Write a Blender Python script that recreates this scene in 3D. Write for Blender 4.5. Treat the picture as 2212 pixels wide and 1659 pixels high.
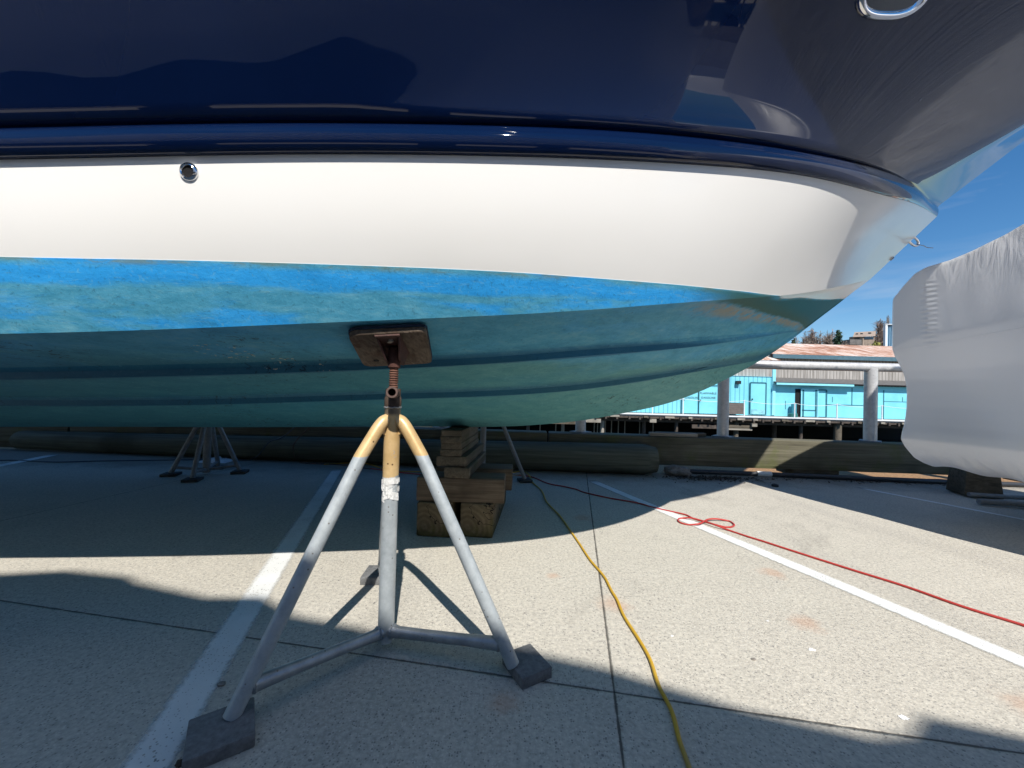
import bpy, bmesh, math, random
import numpy as np
from mathutils import Vector, Matrix
from mathutils.bvhtree import BVHTree
R = math.radians
for o in list(bpy.data.objects): bpy.data.objects.remove(o)
scene = bpy.context.scene
COL = scene.collection

# ---------------------------------------------------------------- camera, sky, sun
F_PX, CXP, CYP, ROLL, PITCH = 833.0, 1106.0, 829.5, .0266, .0138   # pixels of a 2212 wide view
cam_d = bpy.data.cameras.new('camera'); cam = bpy.data.objects.new('camera', cam_d); COL.objects.link(cam)
cam_d.sensor_width = 36; cam_d.lens = 36 * F_PX / 2212; cam_d.clip_start = .02; cam_d.clip_end = 3000
cam.matrix_world = Matrix.Translation((0, 0, 1)) @ Matrix.Rotation(math.pi/2 + PITCH, 4, 'X') @ Matrix.Rotation(ROLL, 4, 'Z')
scene.camera = cam
scene.render.resolution_x, scene.render.resolution_y = 1024, 768
scene.view_settings.view_transform = 'Standard'; scene.view_settings.look = 'None'
scene.view_settings.exposure = 0.34; scene.view_settings.gamma = 1

SUNV = Vector((.185, -.838, 1)).normalized()
w = bpy.data.worlds.new('World'); scene.world = w; w.use_nodes = True
nt = w.node_tree; nt.nodes.clear()
sky = nt.nodes.new('ShaderNodeTexSky'); sky.sky_type = 'NISHITA'; sky.sun_disc = False
sky.sun_elevation = math.asin(SUNV.z); sky.sun_rotation = math.atan2(SUNV.x, SUNV.y)
sky.air_density = 1.0; sky.dust_density = .0; sky.ozone_density = 3.5; sky.altitude = 0
bg = nt.nodes.new('ShaderNodeBackground'); bg.inputs[1].default_value = .088
tc = nt.nodes.new('ShaderNodeTexCoord'); mp = nt.nodes.new('ShaderNodeMapping'); mp.inputs['Scale'].default_value = (1.5, 1.5, 9)
mp.inputs['Rotation'].default_value = (0, R(14), 0)
nz = nt.nodes.new('ShaderNodeTexNoise'); nz.inputs['Scale'].default_value = 2.2; nz.inputs['Detail'].default_value = 5; nz.inputs['Distortion'].default_value = .6
rp = nt.nodes.new('ShaderNodeValToRGB'); rp.color_ramp.elements[0].position = .52; rp.color_ramp.elements[1].position = .85
rp.color_ramp.elements[0].color = (0, 0, 0, 1); rp.color_ramp.elements[1].color = (.35, .35, .35, 1)
mx = nt.nodes.new('ShaderNodeMixRGB'); mx.inputs[2].default_value = (6.5, 6.9, 7.4, 1)
out = nt.nodes.new('ShaderNodeOutputWorld')
L = nt.links.new
L(tc.outputs['Generated'], mp.inputs[0]); L(mp.outputs[0], nz.inputs['Vector']); L(nz.outputs[0], rp.inputs[0])
hsv = nt.nodes.new('ShaderNodeHueSaturation'); hsv.inputs['Saturation'].default_value = 1.28; hsv.inputs['Value'].default_value = 1.15
L(rp.outputs[0], mx.inputs[0]); L(sky.outputs[0], hsv.inputs['Color']); L(hsv.outputs[0], mx.inputs[1]); L(mx.outputs[0], bg.inputs[0]); L(bg.outputs[0], out.inputs[0])
sl = bpy.data.lights.new('sun', 'SUN'); sl.energy = 5.0; sl.angle = R(.53); sl.color = (1, .95, .87)
so = bpy.data.objects.new('sun', sl); COL.objects.link(so); so.rotation_euler = SUNV.to_track_quat('Z', 'Y').to_euler()

# ---------------------------------------------------------------- measuring helpers (photo angle -> place in the yard)
def ray(x, y):
    dx, dy = x - CXP, y - CYP
    xx = dx*math.cos(ROLL) + dy*math.sin(ROLL); yy = -dx*math.sin(ROLL) + dy*math.cos(ROLL)
    return Vector((xx/F_PX, math.cos(PITCH) + yy/F_PX*math.sin(PITCH), math.sin(PITCH) - yy/F_PX*math.cos(PITCH)))
EYE = Vector((0, 0, 1))
def on_ground(x, y, z=0):
    d = ray(x, y); return EYE + d*((z - 1)/d.z)
def at(x, y, Y):
    d = ray(x, y); return EYE + d*(Y/d.y)

# ---------------------------------------------------------------- mesh helper
class MB:
    def __init__(s): s.bm = bmesh.new(); s.sharp = []
    def quad(s, *p):
        return s.bm.faces.new([s.bm.verts.new(Vector(q)) for q in p])
    def grid(s, rows, closed=False, flip=False):
        vs = [[s.bm.verts.new(Vector(p)) for p in r] for r in rows]
        for a, b in zip(vs, vs[1:]):
            n = len(a)
            for i in range(n if closed else n-1):
                j = (i+1) % n
                q = [a[i], a[j], b[j], b[i]]
                if flip: q.reverse()
                try: s.bm.faces.new(q)
                except ValueError: pass
        return vs
    def box(s, c, size, rot=None, bevel=0, seg=2, taper=None):
        rot = rot or Matrix.Identity(3); c = Vector(c); hx, hy, hz = [q/2 for q in size]
        vs = []
        for z in (-1, 1):
            for x, y in ((-1, -1), (1, -1), (1, 1), (-1, 1)):
                k = taper if (taper and z > 0) else 1
                vs.append(s.bm.verts.new(c + rot @ Vector((x*hx*k, y*hy*k, z*hz))))
        fs = [(3, 2, 1, 0), (4, 5, 6, 7), (0, 1, 5, 4), (1, 2, 6, 5), (2, 3, 7, 6), (3, 0, 4, 7)]
        faces = [s.bm.faces.new([vs[i] for i in f]) for f in fs]
        if bevel:
            es = list({e for f in faces for e in f.edges})
            bmesh.ops.bevel(s.bm, geom=es, offset=bevel, segments=seg, affect='EDGES', profile=.5)
        return s
    def tube(s, path, r, n=16, cap=True, radii=None):
        path = [Vector(p) for p in path]; rings = []
        t0 = (path[1]-path[0]).normalized(); up = Vector((0, 0, 1)) if abs(t0.z) < .9 else Vector((1, 0, 0))
        x = t0.cross(up).normalized()
        for i, p in enumerate(path):
            t = (path[min(i+1, len(path)-1)] - path[max(i-1, 0)]).normalized()
            x = (x - t*x.dot(t)).normalized(); y = t.cross(x)
            rr = radii[i] if radii else r
            rings.append([p + (x*math.cos(a) + y*math.sin(a))*rr for a in [2*math.pi*k/n for k in range(n)]])
        vs = s.grid(rings, closed=True)
        if cap:
            s.bm.faces.new(list(reversed(vs[0]))); s.bm.faces.new(vs[-1])
        return s
    def lathe(s, prof, origin, axis, n=24):
        # prof: list of (radius, distance along the axis)
        ax = Vector(axis).normalized(); up = Vector((0, 0, 1)) if abs(ax.z) < .9 else Vector((1, 0, 0))
        x = ax.cross(up).normalized(); y = ax.cross(x); o = Vector(origin)
        s.grid([[o + ax*h + (x*math.cos(a)+y*math.sin(a))*r for a in [2*math.pi*k/n for k in range(n)]] for r, h in prof], closed=True, flip=True)
        return s
    def build(s, name, mat, parent=None, smooth=35, recalc=True):
        if recalc: bmesh.ops.recalc_face_normals(s.bm, faces=s.bm.faces)
        me = bpy.data.meshes.new(name); s.bm.to_mesh(me); s.bm.free()
        o = bpy.data.objects.new(name, me); COL.objects.link(o)
        if mat: me.materials.append(mat)
        if parent is not None: o.parent = parent
        if smooth:
            for p in me.polygons: p.use_smooth = True
            me.set_sharp_from_angle(angle=R(smooth))
        return o

def tag(o, label=None, cat=None, group=None, kind=None):
    if label: o['label'] = label
    if cat: o['category'] = cat
    if group: o['group'] = group
    if kind: o['kind'] = kind
    return o
def empty(name, loc, label, cat, group=None, rz=0):
    o = bpy.data.objects.new(name, None); COL.objects.link(o); o.location = loc; o.rotation_euler = (0, 0, rz)
    o.empty_display_size = .1
    o['label'] = label; o['category'] = cat
    if group: o['group'] = group
    return o
def bez(pts, n=12):
    # Catmull-Rom through points
    P = [Vector(p) for p in pts]; P = [P[0]*2-P[1]] + P + [P[-1]*2-P[-2]]; res = []
    for i in range(1, len(P)-2):
        for k in range(n):
            t = k/n; a, b, c, d = P[i-1], P[i], P[i+1], P[i+2]
            res.append(.5*((2*b) + (c-a)*t + (2*a-5*b+4*c-d)*t*t + (3*b-a-3*c+d)*t**3))
    res.append(P[-2]); return res

# ---------------------------------------------------------------- materials
class Mat:
    def __init__(s, name, base=(.5, .5, .5), rough=.6, metal=0, coat=0, spec=.5):
        s.m = bpy.data.materials.new(name); s.m.use_nodes = True; s.nt = s.m.node_tree; s.p = s.nt.nodes['Principled BSDF']
        s.p.inputs['Base Color'].default_value = (*base, 1); s.p.inputs['Roughness'].default_value = rough
        s.p.inputs['Metallic'].default_value = metal; s.p.inputs['Coat Weight'].default_value = coat
        s.p.inputs['Specular IOR Level'].default_value = spec
        s.tc = s.n('ShaderNodeTexCoord'); s.co = s.tc.outputs['Object']
    def n(s, t, **kw):
        nd = s.nt.nodes.new(t)
        for k, v in kw.items(): setattr(nd, k, v)
        return nd
    def L(s, a, b): s.nt.links.new(a, b)
    def map(s, scale=(1, 1, 1), rot=(0, 0, 0), loc=(0, 0, 0), co=None):
        m = s.n('ShaderNodeMapping'); m.inputs['Scale'].default_value = scale; m.inputs['Rotation'].default_value = rot; m.inputs['Location'].default_value = loc
        s.L(co or s.co, m.inputs[0]); return m.outputs[0]
    def noise(s, scale, detail=4, rough=.55, dist=0, co=None):
        n = s.n('ShaderNodeTexNoise'); n.inputs['Scale'].default_value = scale; n.inputs['Detail'].default_value = detail
        n.inputs['Roughness'].default_value = rough; n.inputs['Distortion'].default_value = dist
        s.L(co or s.co, n.inputs['Vector']); return n.outputs[0]
    def vor(s, scale, co=None, feat='F1', out='Distance'):
        n = s.n('ShaderNodeTexVoronoi'); n.feature = feat; n.inputs['Scale'].default_value = scale
        s.L(co or s.co, n.inputs['Vector']); return n.outputs[out]
    def ramp(s, fac, *stops):
        r = s.n('ShaderNodeValToRGB'); e = r.color_ramp.elements
        while len(e) < len(stops): e.new(.5)
        for el, (p, c) in zip(e, stops):
            el.position = p; el.color = (*c, 1) if isinstance(c, tuple) else (c, c, c, 1)
        s.L(fac, r.inputs[0]); return r.outputs[0]
    def mix(s, fac, a, b, mode='MIX'):
        m = s.n('ShaderNodeMixRGB'); m.blend_type = mode
        for i, v in ((0, fac), (1, a), (2, b)):
            if isinstance(v, (int, float)): m.inputs[i].default_value = v if i == 0 else (v, v, v, 1)
            elif isinstance(v, tuple): m.inputs[i].default_value = (*v, 1)
            else: s.L(v, m.inputs[i])
        return m.outputs[0]
    def math(s, op, a, b=0, c=0, clamp=False):
        m = s.n('ShaderNodeMath'); m.operation = op; m.use_clamp = clamp
        for i, v in enumerate((a, b, c)):
            if isinstance(v, (int, float)): m.inputs[i].default_value = v
            else: s.L(v, m.inputs[i])
        return m.outputs[0]
    def xyz(s, co=None):
        n = s.n('ShaderNodeSeparateXYZ'); s.L(co or s.co, n.inputs[0]); return n.outputs
    def step(s, v, lo, hi):
        m = s.n('ShaderNodeMapRange'); m.interpolation_type = 'SMOOTHSTEP'
        m.inputs[1].default_value = lo; m.inputs[2].default_value = hi; s.L(v, m.inputs[0]); return m.outputs[0]
    def seg(s, X, Y, a, b):
        # distance from (X, Y) to the infinite line through a and b
        d = (Vector(b[:2]) - Vector(a[:2])).normalized(); nx, ny = -d.y, d.x; c = -(nx*a[0] + ny*a[1])
        return s.math('ABSOLUTE', s.math('ADD', s.math('ADD', s.math('MULTIPLY', X, nx), s.math('MULTIPLY', Y, ny)), c))
    def curve(s, x, pts, lo, hi, vlo, vhi):
        # value of a table at x
        t = s.n('ShaderNodeMapRange'); t.inputs[1].default_value = lo; t.inputs[2].default_value = hi; s.L(x, t.inputs[0])
        f = s.n('ShaderNodeFloatCurve'); cv = f.mapping.curves[0]; f.mapping.extend = 'HORIZONTAL'
        pp = [((u-lo)/(hi-lo), (v-vlo)/(vhi-vlo)) for u, v in pts]
        while len(cv.points) < len(pp): cv.points.new(.5, .5)
        for q, (a, b) in zip(cv.points, pp): q.location = (a, b)
        f.mapping.update(); s.L(t.outputs[0], f.inputs['Value'])
        return s.math('ADD', s.math('MULTIPLY', f.outputs[0], vhi-vlo), vlo)
    def col(s, c): s.L(c, s.p.inputs['Base Color']); return s
    def rough(s, c): s.L(c, s.p.inputs['Roughness']); return s
    def bump(s, h, strength=.3, dist=.01):
        b = s.n('ShaderNodeBump'); b.inputs['Strength'].default_value = strength; b.inputs['Distance'].default_value = dist
        if s.p.inputs['Normal'].is_linked: s.L(s.p.inputs['Normal'].links[0].from_socket, b.inputs['Normal'])
        s.L(h, b.inputs['Height']); s.L(b.outputs[0], s.p.inputs['Normal']); return s

M = {}
def concrete():
    m = Mat('concrete', rough=.85, spec=.25)
    X, Y, _ = m.xyz()
    big = m.noise(.7, 5, .6); mid = m.noise(5, 6, .65); fine = m.noise(60, 5, .7)
    c = m.ramp(big, (.3, (.40, .365, .30)), (.7, (.53, .49, .415)))
    c = m.mix(.45, c, m.ramp(mid, (.3, (.35, .32, .27)), (.7, (.58, .54, .46))))
    # streaky tyre and water marks
    st = m.noise(1.3, 4, .6, .5, co=m.map((1, .28, 1), (0, 0, .35)))
    c = m.mix(m.math('MULTIPLY', m.step(st, .52, .70), .8), c, (.29, .265, .23))
    c = m.mix(.6, c, m.ramp(fine, (.3, (.26, .25, .235)), (.62, (.60, .57, .50))))
    # exposed aggregate, dark and pale stones
    v1 = m.n('ShaderNodeTexVoronoi'); v1.inputs['Scale'].default_value = 140; m.L(m.map((1, 1, 1)), v1.inputs['Vector'])
    pick = m.xyz(v1.outputs['Color'])
    d = m.step(v1.outputs['Distance'], .46, .30)
    darks = m.math('MULTIPLY', d, m.step(pick[0], .70, .80))
    lights = m.math('MULTIPLY', d, m.step(pick[1], .74, .8))
    c = m.mix(m.math('MULTIPLY', darks, .58), c, (.085, .088, .098))
    c = m.mix(m.math('MULTIPLY', lights, .4), c, (.70, .67, .60))
    v2 = m.n('ShaderNodeTexVoronoi'); v2.inputs['Scale'].default_value = 55; m.L(m.map((1, 1, 1), (0, 0, .4)), v2.inputs['Vector'])
    p2 = m.xyz(v2.outputs['Color'])
    c = m.mix(m.math('MULTIPLY', m.step(v2.outputs['Distance'], .30, .16), m.math('MULTIPLY', m.step(p2[0], .90, .94), .6)), c, (.10, .10, .11))
    # old stains and hairline cracks
    st2 = m.noise(.55, 6, .75, 1.1, co=m.map((1, 1, 1), (0, 0, 1.1), (5, 2, 0))); c = m.mix(m.math('MULTIPLY', m.step(st2, .58, .70), .45), c, (.20, .185, .165))
    st3 = m.noise(2.4, 5, .7, .4, co=m.map((1, 1, 1), (0, 0, 0), (1, 8, 0))); c = m.mix(m.math('MULTIPLY', m.step(st3, .60, .74), .35), c, (.60, .56, .48))
    # rust spots
    nb = m.noise(9, 4, .7)
    for (px, py, r_) in RUST:
        dx = m.math('SUBTRACT', X, px); dy = m.math('SUBTRACT', Y, py)
        dd = m.math('SQRT', m.math('ADD', m.math('MULTIPLY', dx, dx), m.math('MULTIPLY', dy, dy)))
        dd = m.math('ADD', dd, m.math('MULTIPLY', m.math('SUBTRACT', nb, .5), r_*1.6))
        c = m.mix(m.math('MULTIPLY', m.step(dd, r_, r_*.1), .32), c, (.46, .20, .09))
    # dirt that gathers along the edge of the slab
    e = m.step(m.math('ADD', Y, m.math('MULTIPLY', m.noise(3, 5, .7), .8)), 4.5, 5.1)
    c = m.mix(m.math('MULTIPLY', e, .6), c, (.13, .115, .10))
    # slab joints
    jn = m.math('MULTIPLY', m.math('SUBTRACT', m.noise(14, 4, .7), .5), .010)
    for a, b in JOINTS:
        q = m.math('ADD', m.seg(X, Y, a, b), jn)
        c = m.mix(m.math('MULTIPLY', m.step(q, .0055, .0015), .85), c, (.05, .047, .042))
        m.bump(m.step(q, .001, .009), .8, .006)
    m.bump(fine, .5, .004); m.bump(v1.outputs['Distance'], .35, .003)
    return m.col(c).m
def paint_line():
    m = Mat('line_paint', rough=.7)
    n = m.noise(45, 4, .7); n2 = m.noise(4, 4, .6)
    c = m.ramp(n2, (.3, (.66, .67, .66)), (.7, (.80, .81, .80)))
    m.col(c)
    uv = m.n('ShaderNodeUVMap'); U = m.xyz(uv.outputs[0])
    edge = m.step(m.math('ADD', m.math('ABSOLUTE', m.math('SUBTRACT', U[0], .5)), m.math('MULTIPLY', m.math('SUBTRACT', n, .5), .22)), .47, .27)
    v = m.vor(85); hole = m.step(m.math('ADD', v, m.math('MULTIPLY', m.math('SUBTRACT', n2, .5), .8)), .02, .22)
    endf = m.math('MULTIPLY', m.step(U[1], 0, .06), 1)
    a = m.math('MULTIPLY', m.math('MULTIPLY', edge, hole), m.math('MULTIPLY', endf, .93))
    m.L(a, m.p.inputs['Alpha']); return m.m
def navy():
    m = Mat('navy_gelcoat', (.0045, .013, .058), .02, coat=0, spec=.5)
    s = m.step(m.noise(3, 2, .4, co=m.map((1, 1, .4))), .6, .9)
    c = m.mix(m.math('MULTIPLY', s, .25), (.002, .008, .037), (.0036, .0125, .053))
    # a few pale scratches and chalk marks
    X, Y, Z = m.xyz()
    k = m.vor(3.3, co=m.map((1, 1, .5))); k2 = m.noise(70, 2, .5, co=m.map((1, 1, .25)))
    sc = m.math('MULTIPLY', m.step(k, .055, .02), m.step(k2, .55, .62))
    c = m.mix(m.math('MULTIPLY', sc, .5), c, (.2, .25, .35))
    m.bump(m.noise(1.1, 2, .3), .12, .05)
    return m.col(c).m
def white_gel():
    m = Mat('white_gelcoat', (.82, .80, .77), .28, coat=.08, spec=.32); m.p.inputs['Coat Roughness'].default_value = .05
    c = m.ramp(m.noise(.8, 3, .5), (.3, (.79, .772, .735)), (.7, (.83, .815, .785)))
    m.bump(m.noise(1.3, 2, .3), .12, .04)
    return c, m
def galv(name='galvanised_steel', a=(.27, .29, .31), b=(.43, .45, .47), metal=.6, rough=.42):
    m = Mat(name, rough=rough, metal=metal)
    c = m.ramp(m.noise(18, 6, .7), (.3, a), (.7, b))
    c = m.mix(m.step(m.vor(40), .14, .07), c, (.20, .18, .16))
    m.rough(m.ramp(m.noise(30, 4), (.3, rough-.08), (.7, rough+.15))); m.bump(m.noise(120, 3), .15, .002)
    return m.col(c).m
def plain(name, c, rough=.6, metal=0, var=.18, scale=6, bump=0, spec=.5, coat=0):
    m = Mat(name, rough=rough, metal=metal, spec=spec, coat=coat)
    lo = tuple(q*(1-var) for q in c); hi = tuple(min(1, q*(1+var)) for q in c)
    m.col(m.ramp(m.noise(scale, 6, .65), (.3, lo), (.7, hi)))
    if bump: m.bump(m.noise(scale*6, 5, .6), bump, .005)
    return m.m
def wood(name, a, b, dark, axis=0, scale=1., moss=None, wet=0):
    if 'timber' in name: a, b = tuple(q*.84 for q in a), tuple(q*.86 for q in b)
    # grain runs along the chosen object axis
    m = Mat(name, rough=.82, spec=.2)
    sc = [26*scale]*3; sc[axis] = 1.6*scale
    g = m.noise(1, 7, .7, .8, co=m.map(tuple(sc)))
    sc2 = [70*scale]*3; sc2[axis] = 2.2*scale
    g2 = m.noise(1, 4, .6, .3, co=m.map(tuple(sc2)))
    c = m.ramp(g, (.28, dark), (.48, a), (.72, b))
    c = m.mix(.5, c, m.ramp(g2, (.3, tuple(q*.55 for q in a)), (.65, b)))
    c = m.mix(m.step(m.noise(2.2*scale, 4), .5, .75), c, tuple(q*.6 for q in a))
    crack = m.step(g, .33, .27)
    c = m.mix(m.math('MULTIPLY', crack, .8), c, (.012, .010, .008))
    if moss:
        c = m.mix(m.math('MULTIPLY', m.step(m.noise(4*scale, 5, .7), .5, .68), .75), c, moss)
    m.bump(g, .7, .012); m.bump(g2, .4, .004)
    return m.col(c).m
def rusty(name='rusty_steel', a=(.085, .035, .022), b=(.20, .085, .05)):
    m = Mat(name, rough=.8, spec=.3, metal=.1)
    c = m.ramp(m.noise(25, 6, .7), (.3, a), (.6, b), (.78, (.28, .15, .10)))
    m.bump(m.noise(90, 4), .5, .003); return m.col(c).m
def shrink(name='shrink_wrap', base=.88):
    m = Mat(name, rough=.33, spec=.5)
    c = m.ramp(m.noise(.9, 3, .5), (.3, (base*.96, base*.97, base)), (.7, (base, base*1.005, base*1.02)))
    m.bump(m.noise(1.0, 2, .3, co=m.map((1, 1, .6))), .5, .12)
    g = m.noise(1, 3, .5, 1.2, co=m.map((16, 16, 2.2), (0, .5, 0)))
    m.bump(m.math('MULTIPLY', g, m.step(m.noise(1.7, 2), .52, .72)), .35, .03)
    X, Y, Z = m.xyz()
    S = m.math('ADD', m.math('MULTIPLY', X, .36), m.math('MULTIPLY', Y, -.933))
    if name == 'shrink_wrap_film':           # puckers along the welded corner seam, ruffles at the hem, creases fanning from the top edge
        pk = m.math('MULTIPLY', m.math('MULTIPLY', m.step(m.math('ABSOLUTE', m.math('SUBTRACT', S, .215)), .06, .005), m.step(m.math('ABSOLUTE', m.math('SUBTRACT', Z, 1.62)), .30, .16)), m.math('SINE', m.math('ADD', m.math('MULTIPLY', Z, 175), m.math('MULTIPLY', m.noise(6, 2), 6))))
        m.bump(pk, .55, .012)
        hm = m.math('MULTIPLY', m.step(Z, .64, .50), m.math('SINE', m.math('ADD', m.math('MULTIPLY', S, 70), m.math('MULTIPLY', m.noise(5, 3), 9))))
        m.bump(hm, .5, .012)
        fan = m.noise(1, 3, .6, .8, co=m.map((11, 11, 2.0), (.45, .3, 0))); m.bump(m.math('MULTIPLY', fan, m.math('MULTIPLY', m.step(Z, 1.70, 2.05), m.step(Z, 2.6, 2.2))), .45, .04)
        low = m.noise(1, 3, .6, 1.0, co=m.map((12, 12, 1.6), (-.5, .3, 0))); m.bump(m.math('MULTIPLY', low, m.step(Z, .95, .55)), .35, .02)
        sm = m.step(m.math('ABSOLUTE', m.math('SUBTRACT', m.math('ADD', Z, m.math('MULTIPLY', S, -.12)), 1.40)), .006, .002); m.bump(sm, .5, .004)
    tr = m.n('ShaderNodeBsdfTranslucent'); tr.inputs[0].default_value = (.93, .93, .95, 1); mxs = m.n('ShaderNodeMixShader'); mxs.inputs[0].default_value = .5 if name == 'shrink_wrap_film' else .15
    out_ = next(n for n in m.nt.nodes if n.type == 'OUTPUT_MATERIAL'); m.L(m.p.outputs[0], mxs.inputs[1]); m.L(tr.outputs[0], mxs.inputs[2]); m.L(mxs.outputs[0], out_.inputs[0])
    return m.col(c).m

HULL = {
 'K': [(-9.0, 0.0, 0.55), (-6.0, 0.0, 0.59), (-4.0, 0.0, 0.6267), (-3.0, 0.0, 0.6502), (-2.7, 0.0, 0.6559), (-2.4, 0.0, 0.6609), (-2.1, 0.0, 0.6662), (-1.8, 0.0, 0.6727), (-1.5, 0.0, 0.6809), (-1.2, 0.0, 0.6902), (-0.9, 0.0, 0.6983), (-0.6, 0.0, 0.7035), (-0.3, 0.0, 0.7075), (-0.0, 0.0, 0.7187), (0.3, 0.0, 0.7441), (0.6, 0.0, 0.7849), (0.9, 0.0, 0.8451), (1.2, 0.0, 0.9198), (1.5, 0.0, 1.0381), (1.8, 0.0, 1.1936), (2.1, 0.0, 1.3798), (2.4, 0.0, 1.6084), (2.7, 0.0, 1.8441), (3.0, 0.0, 2.1128), (3.3, 0.0, 2.3924), (3.41, 0.0, 2.4933)],
 'S2': [(-9.0, 0.73, 0.7), (-6.0, 0.7265, 0.7492), (-4.0, 0.7239, 0.8091), (-3.0, 0.7223, 0.8305), (-2.7, 0.7217, 0.8363), (-2.4, 0.7211, 0.8431), (-2.1, 0.7205, 0.8518), (-1.8, 0.7197, 0.8635), (-1.5, 0.7186, 0.8782), (-1.2, 0.7168, 0.8951), (-0.9, 0.7146, 0.9126), (-0.6, 0.7116, 0.9291), (-0.3, 0.7026, 0.9457), (-0.0, 0.682, 0.9663), (0.3, 0.6442, 0.9957), (0.6, 0.579, 1.0371), (0.9, 0.4868, 1.0887), (1.2, 0.3698, 1.144), (1.5, 0.232, 1.1989), (1.8, 0.0796, 1.2543), (1.945, 0.0, 1.2816)],
 'S1': [(-9.0, 1.17, 0.82), (-6.0, 1.17, 0.8573), (-4.0, 1.17, 0.9093), (-3.0, 1.17, 0.9465), (-2.7, 1.17, 0.9593), (-2.4, 1.17, 0.9728), (-2.1, 1.1701, 0.987), (-1.8, 1.1698, 1.0018), (-1.5, 1.1681, 1.0175), (-1.2, 1.1643, 1.0352), (-0.9, 1.1593, 1.0553), (-0.6, 1.1531, 1.0767), (-0.3, 1.139, 1.1009), (-0.0, 1.1101, 1.1321), (0.3, 1.0675, 1.1686), (0.6, 1.0017, 1.205), (0.9, 0.9011, 1.2478), (1.2, 0.7699, 1.3029), (1.5, 0.6107, 1.3637), (1.8, 0.4194, 1.4266), (2.1, 0.183, 1.4913), (2.3, 0.0, 1.5356)],
 'C': [(-9.0, 1.6, 0.95), (-6.0, 1.6, 1.005), (-4.0, 1.6, 1.0569), (-3.0, 1.6, 1.0859), (-2.7, 1.6, 1.0957), (-2.4, 1.6, 1.1066), (-2.1, 1.6002, 1.1191), (-1.8, 1.5995, 1.134), (-1.5, 1.5955, 1.1521), (-1.2, 1.5878, 1.1741), (-0.9, 1.5784, 1.1992), (-0.6, 1.5673, 1.2251), (-0.3, 1.5525, 1.2513), (-0.0, 1.5295, 1.2812), (0.3, 1.4882, 1.3199), (0.6, 1.4196, 1.3673), (0.9, 1.3144, 1.4194), (1.2, 1.1699, 1.4795), (1.5, 0.989, 1.5529), (1.8, 0.7806, 1.6379), (2.1, 0.5578, 1.728), (2.4, 0.3305, 1.8192), (2.7, 0.1101, 1.9117), (2.857, 0.0, 1.9607)],
 'W': [(-9.0, 1.72, 1.42), (-6.0, 1.7165, 1.4575), (-4.0, 1.714, 1.5423), (-3.0, 1.7124, 1.576), (-2.7, 1.7118, 1.587), (-2.4, 1.7111, 1.6005), (-2.1, 1.7105, 1.6172), (-1.8, 1.7097, 1.6375), (-1.5, 1.708, 1.6611), (-1.2, 1.7054, 1.6864), (-0.9, 1.7017, 1.7114), (-0.6, 1.6945, 1.7347), (-0.3, 1.6813, 1.7567), (-0.0, 1.6596, 1.7801), (0.3, 1.6215, 1.8082), (0.6, 1.5636, 1.8432), (0.9, 1.4853, 1.8847), (1.2, 1.3811, 1.9276), (1.5, 1.248, 1.9745), (1.8, 1.0879, 2.0372), (2.1, 0.9074, 2.1173), (2.4, 0.7095, 2.2068), (2.7, 0.5014, 2.2977), (3.0, 0.2897, 2.3844), (3.3, 0.0793, 2.4641), (3.415, 0.0, 2.4925)],
 'R': [(-9.0, 1.735, 1.5), (-6.0, 1.7315, 1.5327), (-4.0, 1.729, 1.6239), (-3.0, 1.7274, 1.6531), (-2.7, 1.7268, 1.6631), (-2.4, 1.7261, 1.6764), (-2.1, 1.7255, 1.6943), (-1.8, 1.7247, 1.717), (-1.5, 1.723, 1.7434), (-1.2, 1.7204, 1.7708), (-0.9, 1.7167, 1.7963), (-0.6, 1.7095, 1.8196), (-0.3, 1.6963, 1.8427), (-0.0, 1.6746, 1.8675), (0.3, 1.6365, 1.8959), (0.6, 1.5786, 1.9285), (0.9, 1.5003, 1.9654), (1.2, 1.3961, 2.011), (1.5, 1.263, 2.0703), (1.8, 1.1029, 2.1407), (2.1, 0.9224, 2.2152), (2.4, 0.7245, 2.2904), (2.7, 0.5164, 2.3658), (3.0, 0.3047, 2.4415), (3.3, 0.0943, 2.5174), (3.415, 0.012, 2.5467)],
}

# ---------------------------------------------------------------- the big boat: hull lines (u along, v half breadth, w height), metres
def spline(tab, col):
    U = [t[0] for t in tab]; V = [t[col] for t in tab]; n = len(U)
    h = np.diff(U); A = np.zeros((n, n)); b = np.zeros(n); A[0, 0] = A[-1, -1] = 1
    for i in range(1, n-1):
        A[i, i-1] = h[i-1]; A[i, i] = 2*(h[i-1]+h[i]); A[i, i+1] = h[i]
        b[i] = 6*((V[i+1]-V[i])/h[i] - (V[i]-V[i-1])/h[i-1])
    m = np.linalg.solve(A, b)
    def f(u):
        i = int(np.clip(np.searchsorted(U, u)-1, 0, n-2)); u = min(max(u, U[0]), U[-1]); t = u-U[i]
        c1 = (V[i+1]-V[i])/h[i] - h[i]*(2*m[i]+m[i+1])/6
        return float(V[i] + c1*t + m[i]/2*t*t + (m[i+1]-m[i])/(6*h[i])*t**3)
    return f
HULL['S'] = [(-9, 1.95, 2.6), (-4, 2.02, 2.62), (-1, 2.06, 2.66), (.5, 2.06, 2.7), (1.4, 1.93, 2.74), (2.0, 1.74, 2.77), (2.6, 1.42, 2.8), (3.05, 1.14, 2.84), (3.3, .96, 2.88), (3.5, .79, 2.95), (3.7, .56, 3.05), (4.0, .30, 3.2), (4.3, .12, 3.35), (4.6, .0, 3.5)]
HS = {k: (spline(v, 1), spline(v, 2), v[-1][0]) for k, v in HULL.items()}
AFT = -9.0
NST = 170
def station(t):
    # parameter -> master position; denser forward
    return AFT + (3.415-AFT)*(1-(1-t)**1.45)
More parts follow.
